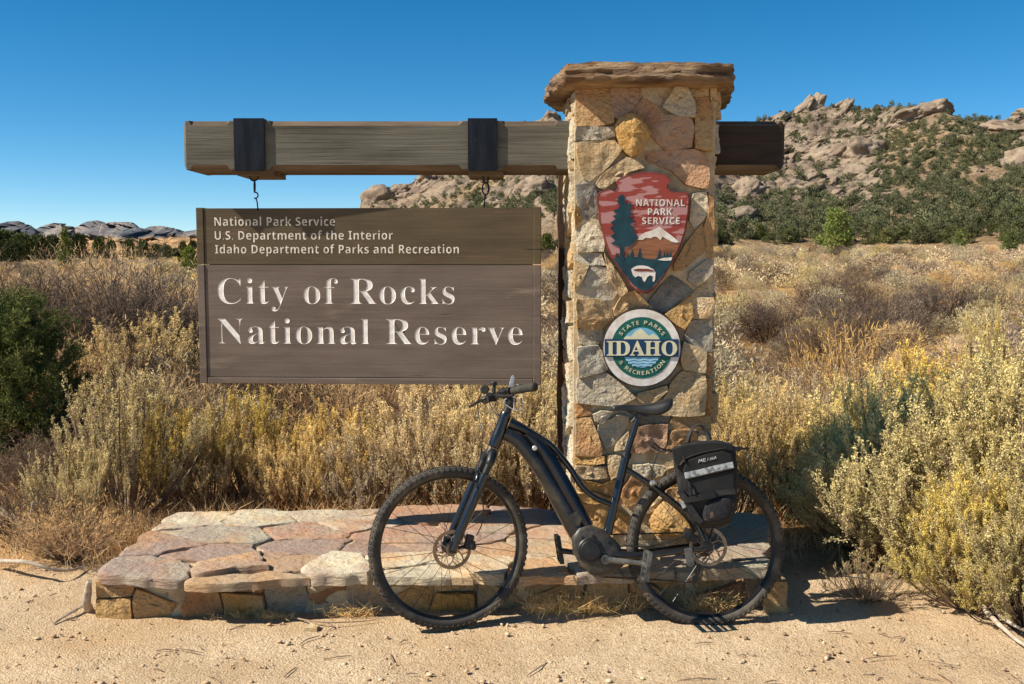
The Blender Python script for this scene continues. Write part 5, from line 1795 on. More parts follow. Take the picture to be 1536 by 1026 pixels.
def drybush(seed, R=.5, H=.8, ns=70, nsh=9, cols=None, heads=6, w=.0034):
    """leafless grey-brown shrub: a dense fan of fine twigs, straw seed heads at the tips"""
    rng = np.random.default_rng(seed)
    az = rng.uniform(0, 2 * np.pi, ns); rr = R * np.sqrt(rng.uniform(0.03, 1, ns))
    top = H * (1 - .5 * (rr / R) ** 2) * rng.uniform(.6, 1.0, ns)
    e = np.stack([rr * np.cos(az), rr * np.sin(az), top], 1)
    b = e * np.array([.10, .10, 0]); m = b * .5 + e * .5; m[:, :2] *= 1.2; m += rng.normal(size=m.shape) * .04 * H
    tt = np.linspace(0, 1, 4)[None, :, None]
    P = (1 - tt) ** 2 * b[:, None] + 2 * tt * (1 - tt) * m[:, None] + tt ** 2 * e[:, None]
    Vw = ribbons(P, rng.uniform(.004, .008, ns) * H / .8, rng)
    t = rng.uniform(.3, 1, (ns, nsh))[..., None]
    sp = ((1 - t) ** 2 * b[:, None] + 2 * t * (1 - t) * m[:, None] + t ** 2 * e[:, None]).reshape(-1, 3)
    out = unit(sp * np.array([1, 1, .6]))
    sd = unit(out * .5 + np.array([0, 0, .55]) + rng.normal(size=sp.shape) * .42)
    sl = rng.uniform(.12, .34, len(sp)) * H / .8
    n = len(sp)
    Vl = blade_quads(sp, sd, sl, np.full(n, w), rng, .5)
    c0, c1 = [np.array(x) for x in (cols or (srgb(128, 110, 92), srgb(192, 156, 100)))]
    K = np.repeat(c0 * rng.uniform(.7, 1.2, (n, 1)), 8, 0)
    # side twiglets and heads
    u = rng.uniform(.3, 1, (n, heads))
    c = (sp[:, None] + sd[:, None] * (sl[:, None] * u)[..., None]).reshape(-1, 3)
    d = unit(np.repeat(sd, heads, 0) + rng.normal(size=c.shape) * .5)
    k = len(c)
    V2 = leaf_quads(c, d, rng.uniform(.03, .085, k) * H / .8, rng.uniform(.003, .0065, k), rng)
    q = np.clip(u.reshape(-1)[:, None] * np.clip(c[:, 2:3] / H * 1.5 - .2, 0, 1) + rng.normal(size=(k, 1)) * .15, 0, 1)
    K2 = (c0 * (1 - q) + c1 * q) * rng.uniform(.75, 1.2, (k, 1))
    return two_part(Vw, np.concatenate([Vl, V2]), np.concatenate([K, np.repeat(K2, 4, 0)]), 'dry')


def crown_mesh(seed, R=1.0, H=2.0, nclump=60, nl=30, size=.12, base=.1, cone=.3, cols=None, lw=.35):
    """juniper crown: leafy tufts on clumps spread through an uneven volume"""
    rng = np.random.default_rng(seed)
    zz = rng.uniform(base, 1, nclump)
    prof = np.sin(np.pi * np.clip(zz * (.80 - cone * .2) + .17, 0, 1)) ** .7 * (1 - cone * zz)
    lob = 1 + .28 * np.sin(3 * (az := rng.uniform(0, 2 * np.pi, nclump)) + seed) + .15 * rng.normal(size=nclump)
    rr = R * prof * lob * np.sqrt(rng.uniform(.25, 1, nclump))
    cc = np.stack([rr * np.cos(az), rr * np.sin(az), zz * H], 1)
    cr = R * rng.uniform(.16, .34, nclump)
    u = unit(rng.normal(size=(nclump * nl, 3)))
    c = np.repeat(cc, nl, 0) + u * (np.repeat(cr, nl)[:, None]) * rng.uniform(.4, 1, (nclump * nl, 1)) * np.array([1, 1, .8])
    d = unit(u * .8 + np.array([0, 0, .55]) + rng.normal(size=c.shape) * .4)
    n = len(c)
    L = rng.uniform(.6, 1.3, n) * size
    V = leaf_quads(c, d, L, L * lw, rng)
    c0, c1 = [np.array(x) for x in (cols or (srgb(70, 80, 44), srgb(100, 106, 62)))]
    q = np.repeat(rng.uniform(0, 1, nclump), nl)[:, None]
    K = (c0 * (1 - q) + c1 * q) * rng.uniform(.75, 1.25, (n, 1))
    return V, np.repeat(K, 4, 0)


def trunk_mesh(R, H, seed):
    rng = random.Random(seed)
    b = MB()
    b.tube([(0, 0, -.1 * H), (.02 * R, 0, .2 * H), (-.03 * R, .03 * R, .55 * H), (0, 0, .85 * H)], [.11 * R, .09 * R, .06 * R, .02 * R], 8)
    for k in range(7):
        a = rng.uniform(0, 6.28); z = H * rng.uniform(.12, .55)
        q = Vector((math.cos(a), math.sin(a), 0))
        b.tube([Vector((0, 0, z)), q * R * .3 + Vector((0, 0, z + .12 * H)), q * R * .65 + Vector((0, 0, z + .25 * H))], [.05 * R, .035 * R, .012 * R], 6)
    me = bpy.data.meshes.new('trunk')
    me.from_pydata([tuple(v) for v in b.V], [], b.F)
    me.materials.append(M['bark'])
    return me


def joined(meshes, name):
    """one mesh out of a plant's wood and leaf meshes, for plants too small in the picture to show parts"""
    b = bmesh.new()
    mats = []
    for i, me in enumerate(meshes):
        n0 = len(b.faces)
        b.from_mesh(me)
        b.faces.ensure_lookup_table()
        for f in b.faces[n0:]: f.material_index = i
        mats.append(me.materials[0])
    out = bpy.data.meshes.new(name)
    b.to_mesh(out); b.free()
    for m in mats: out.materials.append(m)
    return out


def plant(name, pair, loc, s, rz, label, cat, group=None, tilt=0.0, names=('branches', 'foliage')):
    """a plant that shows its parts"""
    t = thing(name, label, cat, loc, group)
    t.rotation_euler = (tilt, tilt * .5, rz)
    t.scale = s if isinstance(s, tuple) else (s, s, s)
    for n, me in zip(names, pair): link(n, me, t)
    return t


# ---- junipers on the hill
HILL_J = []
for s in range(7):
    V, K = crown_mesh(100 + s, 1.0, 1.9 + .25 * (s % 3), 46, 40, .20, .02, .25 + .1 * (s % 2), (srgb(80, 86, 54), srgb(124, 122, 80)))
    HILL_J.append(np_mesh('juniper', V, quads(len(V) // 4), M['needle'], col=K))


def hill_trees():
    rng = random.Random(8)
    spots = []
    tries = 0
    while len(spots) < 3000 and tries < 90000:
        tries += 1
        px = rng.uniform(548, 1600); py = rng.uniform(150, 368)
        yr = float(np.interp(px, [a for a, _ in RIDGE], [b for _, b in RIDGE]))
        if py < yr - 1: continue
        dens = .55 + .75 * noise.noise((px * .024, py * .04, 2))
        if px < 845:
            if py > 330: continue
            dens *= .75 if py > yr + 40 else .35
        else:
            if 1065 < px < 1300 and 185 < py < 300: dens *= .38
            elif py < yr + 14: dens *= .75
            elif py > 300: dens = .2 + .52 * dens
        if rng.random() > dens: continue
        p = hill_at(px, py)
        spots.append((p[1], px, py, p))
    spots.sort(key=lambda a: a[0])
    Vs, Ks = [], []
    for i, (d, px, py, p) in enumerate(spots):
        s = rng.uniform(.48, 1.18) * (1.2 if py > 300 else 1.0) * (.85 if px < 845 else 1)
        if rng.random() < .25: s *= .6
        sc3 = np.array([s * rng.uniform(.9, 1.25), s * rng.uniform(.9, 1.2), s * rng.uniform(.85, 1.25)])
        rz = rng.uniform(0, 6.28)
        if i < 290:
            put(HILL_J[i % 7], 'juniper', (p[0], p[1], p[2] - .35), tuple(sc3), (0, 0, rz), 'dark green juniper among boulders on the rocky hillside', 'juniper tree', 'junipers on the rocky hillside')
        else:
            Vs.append((p, sc3, rz, i % 7))
    # the rest, farther up, as one mass
    rngn = np.random.default_rng(3)
    AV, AK = [], []
    base = [crown_mesh(200 + s, 1.0, 2.0, 30, 22, .30, .02, .3, (srgb(80, 86, 56), srgb(122, 120, 80))) for s in range(5)]
    for p, sc3, rz, k in Vs:
        V, K = base[k % 5]
        c, s = math.cos(rz), math.sin(rz)
        Rm = np.array([[c, -s, 0], [s, c, 0], [0, 0, 1]])
        AV.append((V * sc3) @ Rm.T + np.array([p[0], p[1], p[2] - .35])); AK.append(K * rngn.uniform(.75, 1.2))
    V = np.concatenate(AV)
    me = np_mesh('hillside_woodland', V, quads(len(V) // 4), M['needle'], col=np.concatenate(AK))
    tag(link('hillside_woodland', me), 'dark juniper woodland thinning out towards the top of the rocky hill', 'woodland', kind='stuff')


hill_trees()


def mid_trees():
    # sunlit juniper standing alone at the field's far edge, and others
    rng = random.Random(4)
    V, K = crown_mesh(301, 1.0, 2.3, 90, 60, .16, .0, .55, (srgb(96, 112, 52), srgb(132, 140, 74)))
    bright = np_mesh('crown', V, quads(len(V) // 4), M['needle'], col=K)
    tr = trunk_mesh(1.0, 2.2, 1)
    V, K = crown_mesh(302, 1.0, 1.9, 80, 50, .18, .0, .3, (srgb(58, 70, 40), srgb(92, 98, 58)))
    dark = np_mesh('crown', V, quads(len(V) // 4), M['needle'], col=K)
    def one(px, Y, top_py, wpx, pair, label, group=None):
        g = gp(px, Y)
        top = at(px, top_py, Y).z
        h = max(.6, top - g.z)
        r = wpx / F35 * Y / 2
        o = plant('juniper', pair, g, (r, r, h / 2.1), rng.uniform(0, 6), label, 'juniper tree', group, names=('trunk', 'crown'))
        return o
    one(1252, 92, 322, 54, (tr, bright), 'bright green sunlit conical juniper at the far edge of the field below the hill')
    one(1512, 88, 350, 28, (tr, bright), 'small yellow-green juniper at the far edge of the field near the right border')
    one(1436, 105, 352, 20, (tr, bright), 'tiny bushy juniper in the field edge left of the small yellow-green one')
    one(100, 60, 352, 22, (tr, bright), 'bright green young juniper between dark trees in the left distance')
    one(284, 55, 378, 34, (tr, bright), 'yellow-green juniper close to the left edge of the hanging sign')
    left = [(6, 345, 60, 150), (34, 350, 44, 145), (58, 352, 36, 160), (80, 352, 30, 170), (120, 350, 34, 165), (22, 362, 40, 90), (150, 356, 26, 200), (195, 358, 20, 230), (216, 360, 24, 220), (235, 366, 22, 180),
            (250, 368, 26, 160), (262, 372, 24, 140), (275, 362, 16, 240), (-30, 348, 60, 140), (168, 360, 20, 210), (290, 360, 18, 230), (820, 350, 26, 95), (840, 358, 22, 92), (825, 366, 20, 90)]
    for i, (px, py, wpx, Y) in enumerate(left):
        one(px, Y, py, wpx, (tr, dark), 'dark rounded juniper in the left distance below the far rock ridge' if px < 400 else 'dark juniper at the hill foot in the gap between sign and pillar',
            'junipers in the left distance' if px < 400 else 'junipers at the hill foot behind the sign')


mid_trees()


def left_pine():
    """big dark bush at the left border, branch by branch"""
    rng = np.random.default_rng(77)
    V, K = [], []
    nb = 330
    az = rng.uniform(0, 6.28, nb); z = rng.uniform(.0, 1, nb) ** .95
    rr = .86 * np.sqrt(np.clip(1 - ((z - .30) / .74) ** 2, .02, 1)) * rng.uniform(.3, 1.05, nb)
    H = 1.72
    tip = np.stack([rr * np.cos(az), rr * np.sin(az), z * H], 1)
    d0 = unit(np.stack([np.cos(az) * .7, np.sin(az) * .7, .55 + .5 * z], 1) + rng.normal(size=(nb, 3)) * .2)
    ns = 34
    u = rng.uniform(0, 1, (nb, ns))
    ln = rng.uniform(.22, .42, nb)
    c = (tip[:, None] - d0[:, None] * (ln[:, None] * u)[..., None]) + rng.normal(size=(nb, ns, 3)) * .035
    c = c.reshape(-1, 3)
    sd = unit(np.repeat(d0, ns, 0) * .7 + rng.normal(size=c.shape) * .5 + np.array([0, 0, .35]))
    nl = 16
    cc = np.repeat(c, nl, 0) + np.repeat(sd, nl, 0) * rng.uniform(0, .075, (len(c) * nl, 1))
    dd = unit(np.repeat(sd, nl, 0) * .8 + rng.normal(size=cc.shape) * .5)
    n = len(cc)
    V = leaf_quads(cc, dd, rng.uniform(.025, .05, n), rng.uniform(.005, .010, n), rng)
    q = np.repeat(rng.uniform(0, 1, nb), ns * nl)[:, None]
    K = (np.array(srgb(90, 104, 46)) * (1 - q) + np.array(srgb(146, 150, 72)) * q) * rng.uniform(.7, 1.25, (n, 1))
    crown = np_mesh('crown', V, quads(n), M['needle'], col=np.repeat(K, 4, 0))
    g = gp(2, 7.4)
    plant('juniper', (trunk_mesh(.4, 1.2, 5), crown), g, (.82, .82, .76), .6, 'big dark green juniper bush at the left border in front of dry shrubs', 'juniper tree', names=('trunk', 'crown'))


left_pine()


# ---- sagebrush and dry shrubs
SG = dict(
    pale=[sage(s, .56, .80, 84, 9, 64, 1.0, .0046, .0145, cols=(srgb(172, 152, 108), srgb(220, 192, 126), srgb(172, 144, 102)), flat=.55) for s in (1, 2, 3)],
    yellow=[sage(s, .48, .82, 64, 10, 64, 1.7, .0046, .0145, cols=(srgb(168, 150, 100), srgb(218, 194, 118), srgb(168, 140, 98)), flat=.4) for s in (11, 12)],
    grey=[sage(s, .6, .72, 80, 8, 54, .8, .0046, .014, cols=(srgb(154, 142, 112), srgb(188, 166, 124), srgb(148, 126, 102)), dead=.35, flat=.55) for s in (21, 22)],
    big=[sage(s, .68, 1.0, 150, 11, 84, .55, .0050, .0132, cols=(srgb(178, 164, 112), srgb(220, 200, 128), srgb(172, 150, 110)), dead=.12, flat=.6) for s in (31, 32, 33)],
    dry=[drybush(s, .55, .85, 90, 10, (srgb(150, 126, 100), srgb(214, 178, 118))) for s in (41, 42, 43)],
    dark=[drybush(s, .6, .8, 110, 11, (srgb(80, 68, 61), srgb(128, 106, 84))) for s in (51, 52)])
def dome(seed, cols, size, lw, R=.6, H=.64, n=64, nl=56):
    V, K = crown_mesh(seed, R, H, n, nl, size, .0, .12, cols, lw)
    return np_mesh('shrub', V, quads(len(V) // 4), M['far_leaf'], col=K)


M['far_leaf'] = leaf_mat('far_shrub_leaf', .12, .26, 1.3)
FAR = dict(
    pale=[dome(s, (srgb(160, 146, 110), srgb(200, 180, 128)), .055, .18, .55, .72, 70, 80) for s in (61, 62, 60)],
    grey=[dome(s, (srgb(134, 124, 104), srgb(178, 162, 126)), .05, .20, .55, .68, 70, 80) for s in (63, 64, 65)],
    dry=[dome(s, (srgb(150, 128, 102), srgb(206, 176, 124)), .09, .06, .52, .74, 80, 80) for s in (66, 67)],
    dark=[dome(s, (srgb(78, 68, 62), srgb(122, 104, 86)), .09, .07, .55, .70, 70, 70) for s in (68, 69)])


def near_shrubs():
    rng = random.Random(21)
    k = [0]
    def p(kind, px, Y, h, label, cat='sagebrush', w=1.0, group=None):
        base = SG[kind]
        pair = base[k[0] % len(base)]; k[0] += 1
        hh = {'pale': .80, 'yellow': .82, 'grey': .72, 'big': 1.05, 'dry': .85, 'dark': .8}[kind]
        s = h / hh
        plant('sagebrush' if cat == 'sagebrush' else 'dry_shrub', pair, gp(px, Y) - Vector((0, 0, .01)), (s * w, s * w, s), rng.uniform(0, 6.28), label, cat, group, rng.uniform(-.06, .06))
    # left of and behind the platform
    p('yellow', 190, 5.95, .86, 'tall pale yellow sagebrush with upright spikes just left of the platform')
    p('yellow', 122, 5.55, .52, 'low yellowish sagebrush near the bleached log at the left')
    p('yellow', 255, 6.15, .62, 'yellow-tipped sagebrush behind the back left corner of the platform')
    p('pale', 318, 6.25, .58, 'pale sagebrush below the left end of the sign')
    p('yellow', 372, 6.45, .66, 'upright sagebrush behind the platform below the carved word City')
    p('pale', 440, 6.2, .50, 'straw coloured sagebrush behind the middle of the platform')
    p('pale', 505, 6.4, .62, 'dense pale sagebrush left of the front wheel top')
    p('grey', 560, 6.1, .52, 'greyish twiggy sagebrush behind the top left of the front wheel')
    p('pale', 625, 6.3, .76, 'pale sagebrush directly behind the front wheel')
    p('pale', 690, 6.1, .74, 'pale sagebrush behind the bicycle fork')
    p('yellow', 745, 6.5, .86, 'tall straw sagebrush behind the handlebar')
    p('pale', 800, 6.15, .78, 'pale sagebrush between the bicycle down tube and the pillar')
    p('grey', 835, 6.8, .9, 'grey sagebrush close behind the left side of the pillar')
    p('dark', 40, 5.35, .36, 'low dark brush beside the bleached log at the left border', 'dry shrub', 1.4)
    p('dry', 105, 5.15, .34, 'low dry brush on the dirt left of the platform corner', 'dry shrub', 1.3)
    p('dark', 60, 6.3, .45, 'dark leafless brush in the shade below the left juniper', 'dry shrub', 1.3)
    p('dry', 250, 7.6, .70, 'dry grey shrub under the lower left corner of the sign', 'dry shrub', 1.2)
    p('dark', 395, 8.4, .75, 'dark twiggy shrub glimpsed under the sign on its left half', 'dry shrub', 1.3)
    p('dry', 520, 8.0, .85, 'dry tan shrub glimpsed under the middle of the sign', 'dry shrub', 1.2)
    p('dry', 660, 8.2, .85, 'dry tan shrub glimpsed under the right part of the sign', 'dry shrub', 1.2)
    p('dark', 215, 7.0, .50, 'dark dead brush behind the tall pale sagebrush at the left', 'dry shrub', 1.3)
    p('dark', 300, 7.3, .48, 'dark dead brush just below the lower left sign corner', 'dry shrub', 1.3)
    p('dark', 140, 7.6, .55, 'shaded dark brush beside the foot of the left juniper', 'dry shrub', 1.3)
    # left middle ground
    p('dark', 200, 11.0, 1.35, 'large dark leafless shrub left of the sign', 'dry shrub', 1.15)
    p('dry', 120, 12.4, 1.2, 'tall straw coloured shrub rising towards the left skyline', 'dry shrub', .95)
    p('dark', 240, 10.4, 1.1, 'dark wide leafless shrub close to the left edge of the sign', 'dry shrub', 1.3)
    p('dark', 130, 10.2, 1.0, 'dark brown leafless shrub right above the left juniper bush', 'dry shrub', 1.3)
    p('dark', 30, 11.2, 1.25, 'spreading grey-brown shrub above the left juniper', 'dry shrub', 1.2)
    p('dry', 175, 13.2, 1.35, 'tallest dry yellow shrub on the left rise', 'dry shrub', .8)
    p('dry', 268, 12.0, 1.2, 'dry tan shrub touching the left edge of the sign', 'dry shrub', 1.0)
    p('pale', 235, 9.2, .95, 'pale bushy sagebrush low beside the left edge of the sign', w=1.2)
    p('dry', 150, 9.4, .8, 'straw shrub right of the juniper bush', 'dry shrub', 1.2)
    p('dry', 100, 13.6, 1.25, 'dry shrub behind the tall straw shrub at the left', 'dry shrub', 1.0)
    # right of the pillar
    p('pale', 1095, 6.0, .72, 'pale sagebrush behind the rear wheel right of the pillar')
    p('pale', 1140, 6.3, .76, 'tall pale sagebrush right of the pannier bag')
    p('pale', 1190, 6.1, .74, 'pale dense sagebrush behind the right end of the platform')
    p('yellow', 1110, 7.2, .66, 'pale sagebrush just right of the pillar at emblem height')
    p('grey', 1185, 7.6, .60, 'grey-green sagebrush right of the pillar beyond the pale ones')
    p('grey', 1245, 6.6, .84, 'dark-hearted grey sagebrush left of the big right-hand bush', w=.9)
    p('dry', 1265, 8.2, 1.05, 'bare silvery twigged bush rising behind the grey sagebrush', 'dry shrub', .7)
    p('grey', 1330, 7.4, .80, 'grey sagebrush behind the big right-hand bush')
    p('yellow', 1390, 6.6, .95, 'olive sagebrush with upright tips behind the big right-hand bush')
    p('yellow', 1476, 5.9, 1.15, 'tall seed stalk sagebrush rising at the right border', w=.34)
    p('dark', 1235, 12.5, .75, 'dark dead-looking shrub in the golden grass right of the pillar', 'dry shrub', 1.2)
    p('dark', 1325, 15.5, .95, 'dark rounded shrub farther back above the bare silvery twigs', 'dry shrub', 1.3)
    p('dark', 1150, 17.0, .85, 'dark grey shrub in the grass well behind the round emblem', 'dry shrub', 1.2)
    p('dark', 1250, 21.0, 1.1, 'wide dark shrub in the middle of the right field', 'dry shrub', 1.2)
    p('dark', 1420, 19.0, 1.0, 'dark brown shrub in the right field near the border', 'dry shrub', 1.3)
    # the big bush in the right foreground
    p('big', 1400, 4.95, .98, 'large olive sagebrush in the right foreground beside the dirt path', w=1.0)
    p('big', 1520, 4.75, 1.12, 'large olive sagebrush filling the right border of the picture', w=1.05)
    p('big', 1300, 5.35, .72, 'low spreading olive sagebrush left of the large foreground one', w=1.05)
    p('big', 1330, 5.9, .95, 'olive sagebrush behind the low spreading one at the right', w=1.0)
    p('big', 1460, 4.45, .62, 'lowest front sagebrush with dead twigs at the right path edge', w=.9)
    p('big', 1545, 4.25, .66, 'shaded sagebrush at the lower right corner', w=.9)
    p('grey', 1300, 4.55, .20, 'tiny grey sagebrush sprig on the path below the olive bushes', w=1.2)


near_shrubs()


def field():
    rng = random.Random(33)
    placed = []
    def ok(x, y, r):
        for a, b, c in placed:
            if (a - x) ** 2 + (b - y) ** 2 < (.74 * (r + c)) ** 2: return False
        placed.append((x, y, r)); return True
    cnt = {'sagebrush': 0, 'dry_shrub': 0}
    zones = [(7.2, 12, 40, 1), (12, 22, 80, 0), (22, 40, 110, 0), (40, 75, 150, 0), (75, 118, 110, 0)]
    for lo, hi, n, near in zones:
        m = tries = 0
        while m < n and tries < 6000:
            tries += 1
            Y = rng.uniform(lo, hi)
            px = rng.uniform(-30, 1570)
            if 320 < px < 815 and Y > 9: continue            # behind the sign board
            if 850 < px < 1062: continue
            if px < 60 and Y < 9: continue
            g = gp(px, Y)
            kind = rng.choice(('pale', 'grey', 'grey', 'dry', 'dark', 'dark') if px > 800 else ('dry', 'grey', 'dark', 'pale', 'dark'))
            h = rng.uniform(.4, 1.0) * (1.0 if Y > 14 else .55 if px > 1060 else .7) * (1.1 if px < 300 else 1)
            if px > 1060 and 8 < Y < 18 and rng.random() < .6: continue    # open grassy patch
            r = h * .95
            if not ok(g.x, g.y, r): continue
            name = 'sagebrush' if kind in ('pale', 'grey') else 'dry_shrub'
            side = 'right of the stone pillar' if px > 1000 else 'left of the hanging sign' if px < 320 else 'in the gap beside the pillar'
            if px > 320 and px < 815: side = 'behind the platform'
            dist = 'mid-field' if Y < 22 else 'far out' if Y < 60 else 'at the field edge'
            word = {'pale': 'pale straw-green sagebrush', 'grey': 'grey rounded sagebrush', 'dry': 'dry straw-tipped leafless shrub', 'dark': 'dark brown leafless shrub'}[kind]
            me = rng.choice(FAR[kind]) if not near else joined(SG[kind][m % len(SG[kind])], 'shrub') if False else rng.choice(FAR[kind])
            put(me, name, (g.x, g.y, g.z - .02), (h * rng.uniform(1.1, 1.6), h * rng.uniform(1.1, 1.6), h * rng.uniform(1.1, 1.5)), (0, 0, rng.uniform(0, 6.28)), word + ' ' + dist + ' ' + side, 'sagebrush' if name == 'sagebrush' else 'dry shrub',
                word + ' ' + dist + ' ' + side)
            cnt[name] += 1
            m += 1
    return cnt


field()


def grass():
    rng = np.random.default_rng(9)
    def tufts(n, ylo, yhi, pxlo, pxhi, nb, hgt, wid, name, label, cols, mask=None, spread=.05, power=1.0):
        Y = ylo + (yhi - ylo) * rng.uniform(0, 1, n) ** power
        px = rng.uniform(pxlo, pxhi, n)
        x = (px - 768) / F35 * Y
        keep = np.ones(n, bool)
        if mask is not None: keep = mask(x, Y, px)
        x, Y = x[keep], Y[keep]; n = len(x)
        z = ground_z(x, Y)
        c = np.repeat(np.stack([x, Y, z - .01], 1), nb, 0)
        sc_ = np.repeat(rng.uniform(.5, 1.2, n), nb)
        c[:, :2] += rng.normal(size=(n * nb, 2)) * spread
        d = unit(rng.normal(size=(n * nb, 3)) * np.array([.38, .38, .1]) + np.array([0, 0, 1]))
        L = rng.uniform(.5, 1.1, n * nb) * hgt * sc_
        V = blade_quads(c, d, L, np.full(n * nb, wid) * (.7 + .6 * rng.uniform(size=n * nb)), rng, .45)
        c0, c1 = np.array(cols[0]), np.array(cols[1])
        q = np.repeat(rng.uniform(0, 1, n), nb)[:, None]
        K = (c0 * (1 - q) + c1 * q) * rng.uniform(.8, 1.2, (n * nb, 1))
        me = np_mesh(name, V, quads(len(V) // 4), M['straw'], col=np.repeat(K, 8, 0))
        tag(link(name, me), label, 'dry grass', kind='stuff')
    gold, tan, pale = srgb(222, 176, 104), srgb(200, 160, 106), srgb(224, 194, 140)
    off_slab = lambda x, Y, px: ~((x > -1.86) & (x < 1.22) & (Y < 5.46)) & ~((px > 1180) & (Y < 5.2)) & (Y > np.where(x < -1.95, 4.82, 5.0) + .2 * np.sin(x * 3))
    tufts(2600, 5.0, 8.5, -60, 1600, 13, .20, .0032, 'dry_grass', 'golden dry grass growing between the near shrubs behind the platform', (gold, pale), off_slab, .05)
    patch = lambda x, Y, px: np.array([noise.noise((a * .35, b * .25, 1)) > -.02 for a, b in zip(x, Y)])
    tufts(7500, 8.5, 24, -60, 1600, 9, .21, .005, 'dry_grass', 'golden dry grass spreading through the middle of the field', (gold, tan), patch, .10, 1.3)
    tufts(6500, 24, 120, -60, 1600, 8, .22, .014, 'dry_grass', 'tan dry grass covering the far field up to the hill', (srgb(210, 170, 110), srgb(224, 186, 124)), lambda x, Y, px: np.array([noise.noise((a * .12, b * .07, 1)) > -.05 for a, b in zip(x, Y)]), .35, 1.2)
    # wisps against the platform's front wall and under the bike
    a0, a1 = on_z(170, 925, 0), on_z(1165, 906, 0)
    n = 60
    s = np.concatenate([rng.uniform(.05, .28, 10), rng.normal(.355, .015, 8), rng.uniform(.62, .75, 28), rng.uniform(.78, .95, 14)])
    bx = np.stack([a0.x + (a1.x - a0.x) * s, a0.y + (a1.y - a0.y) * s - .035 - .03 * rng.uniform(size=n), np.zeros(n)], 1)
    nb = 16
    c = np.repeat(bx, nb, 0) + rng.normal(size=(n * nb, 3)) * np.array([.02, .012, 0])
    d = unit(rng.normal(size=c.shape) * np.array([.6, .5, .2]) + np.array([0, -.3, .75]))
    hs = np.repeat(np.where(s < .3, .06, np.where(s < .4, .12, .17)), nb)
    V = blade_quads(c, d, rng.uniform(.4, 1.1, n * nb) * hs, np.full(n * nb, .0022), rng, .9)
    K = np.array(pale) * rng.uniform(.7, 1.1, (n * nb, 1))
    me = np_mesh('dry_grass', V, quads(len(V) // 4), M['straw'], col=np.repeat(K, 8, 0))
    tag(link('dry_grass', me), 'thin pale dry grass wisps at the foot of the platform wall', 'dry grass', kind='stuff')


def distant_scrub():
    rng = np.random.default_rng(44)
    Vs, Ks = [], []
    kinds = [((srgb(158, 138, 106), srgb(190, 164, 116)), .5), ((srgb(118, 102, 88), srgb(150, 128, 100)), .4), ((srgb(140, 128, 98), srgb(172, 152, 106)), .45)]
    base = [crown_mesh(400 + k, .75, .62, 26, 26, .10, .05, .1, kinds[k % 3][0], .3) for k in range(6)]
    thin = [crown_mesh(420 + k, .75, .70, 18, 20, .13, .05, .1, kinds[k % 3][0], .28) for k in range(6)]
    fine = [crown_mesh(440 + k, .75, .70, 34, 56, .05, .05, .1, kinds[k % 3][0], .22) for k in range(6)]
    n = 0
    while n < 2100:
        hid = n % 2
        if hid:                                   # behind the sign, the pillar and just outside the frame
            px = rng.choice([rng.uniform(350, 785), rng.uniform(890, 1030), rng.uniform(-420, -20), rng.uniform(1560, 1950)])
            Y = 8.5 + 120 * rng.uniform() ** 1.7
        else:
            Y = rng.uniform(34, 150) if rng.uniform() < .75 else rng.uniform(95, 160)
            px = rng.uniform(-40, 1590)
            if 330 < px < 810 or 860 < px < 1050: n += 1; continue
        x = (px - 768) / F35 * Y
        V, K = ((fine if Y < 30 else thin) if hid else base)[rng.integers(0, 6)]
        s = rng.uniform(.5, 1.4); a = rng.uniform(0, 6.28)
        R = np.array([[math.cos(a), -math.sin(a), 0], [math.sin(a), math.cos(a), 0], [0, 0, 1]])
        Vs.append((V * s * np.array([1.2, 1.2, 1])) @ R.T + np.array([x, Y, float(ground_z(x, Y)) - .05]))
        Ks.append(K * rng.uniform(.8, 1.15)); n += 1
    V = np.concatenate(Vs)
    me = np_mesh('distant_scrub', V, quads(len(V) // 4), M['far_leaf'], col=np.concatenate(Ks))
    tag(link('distant_scrub', me), 'low tan scrub covering the far field up to the foot of the hill', 'scrub', kind='stuff')


grass()
distant_scrub()


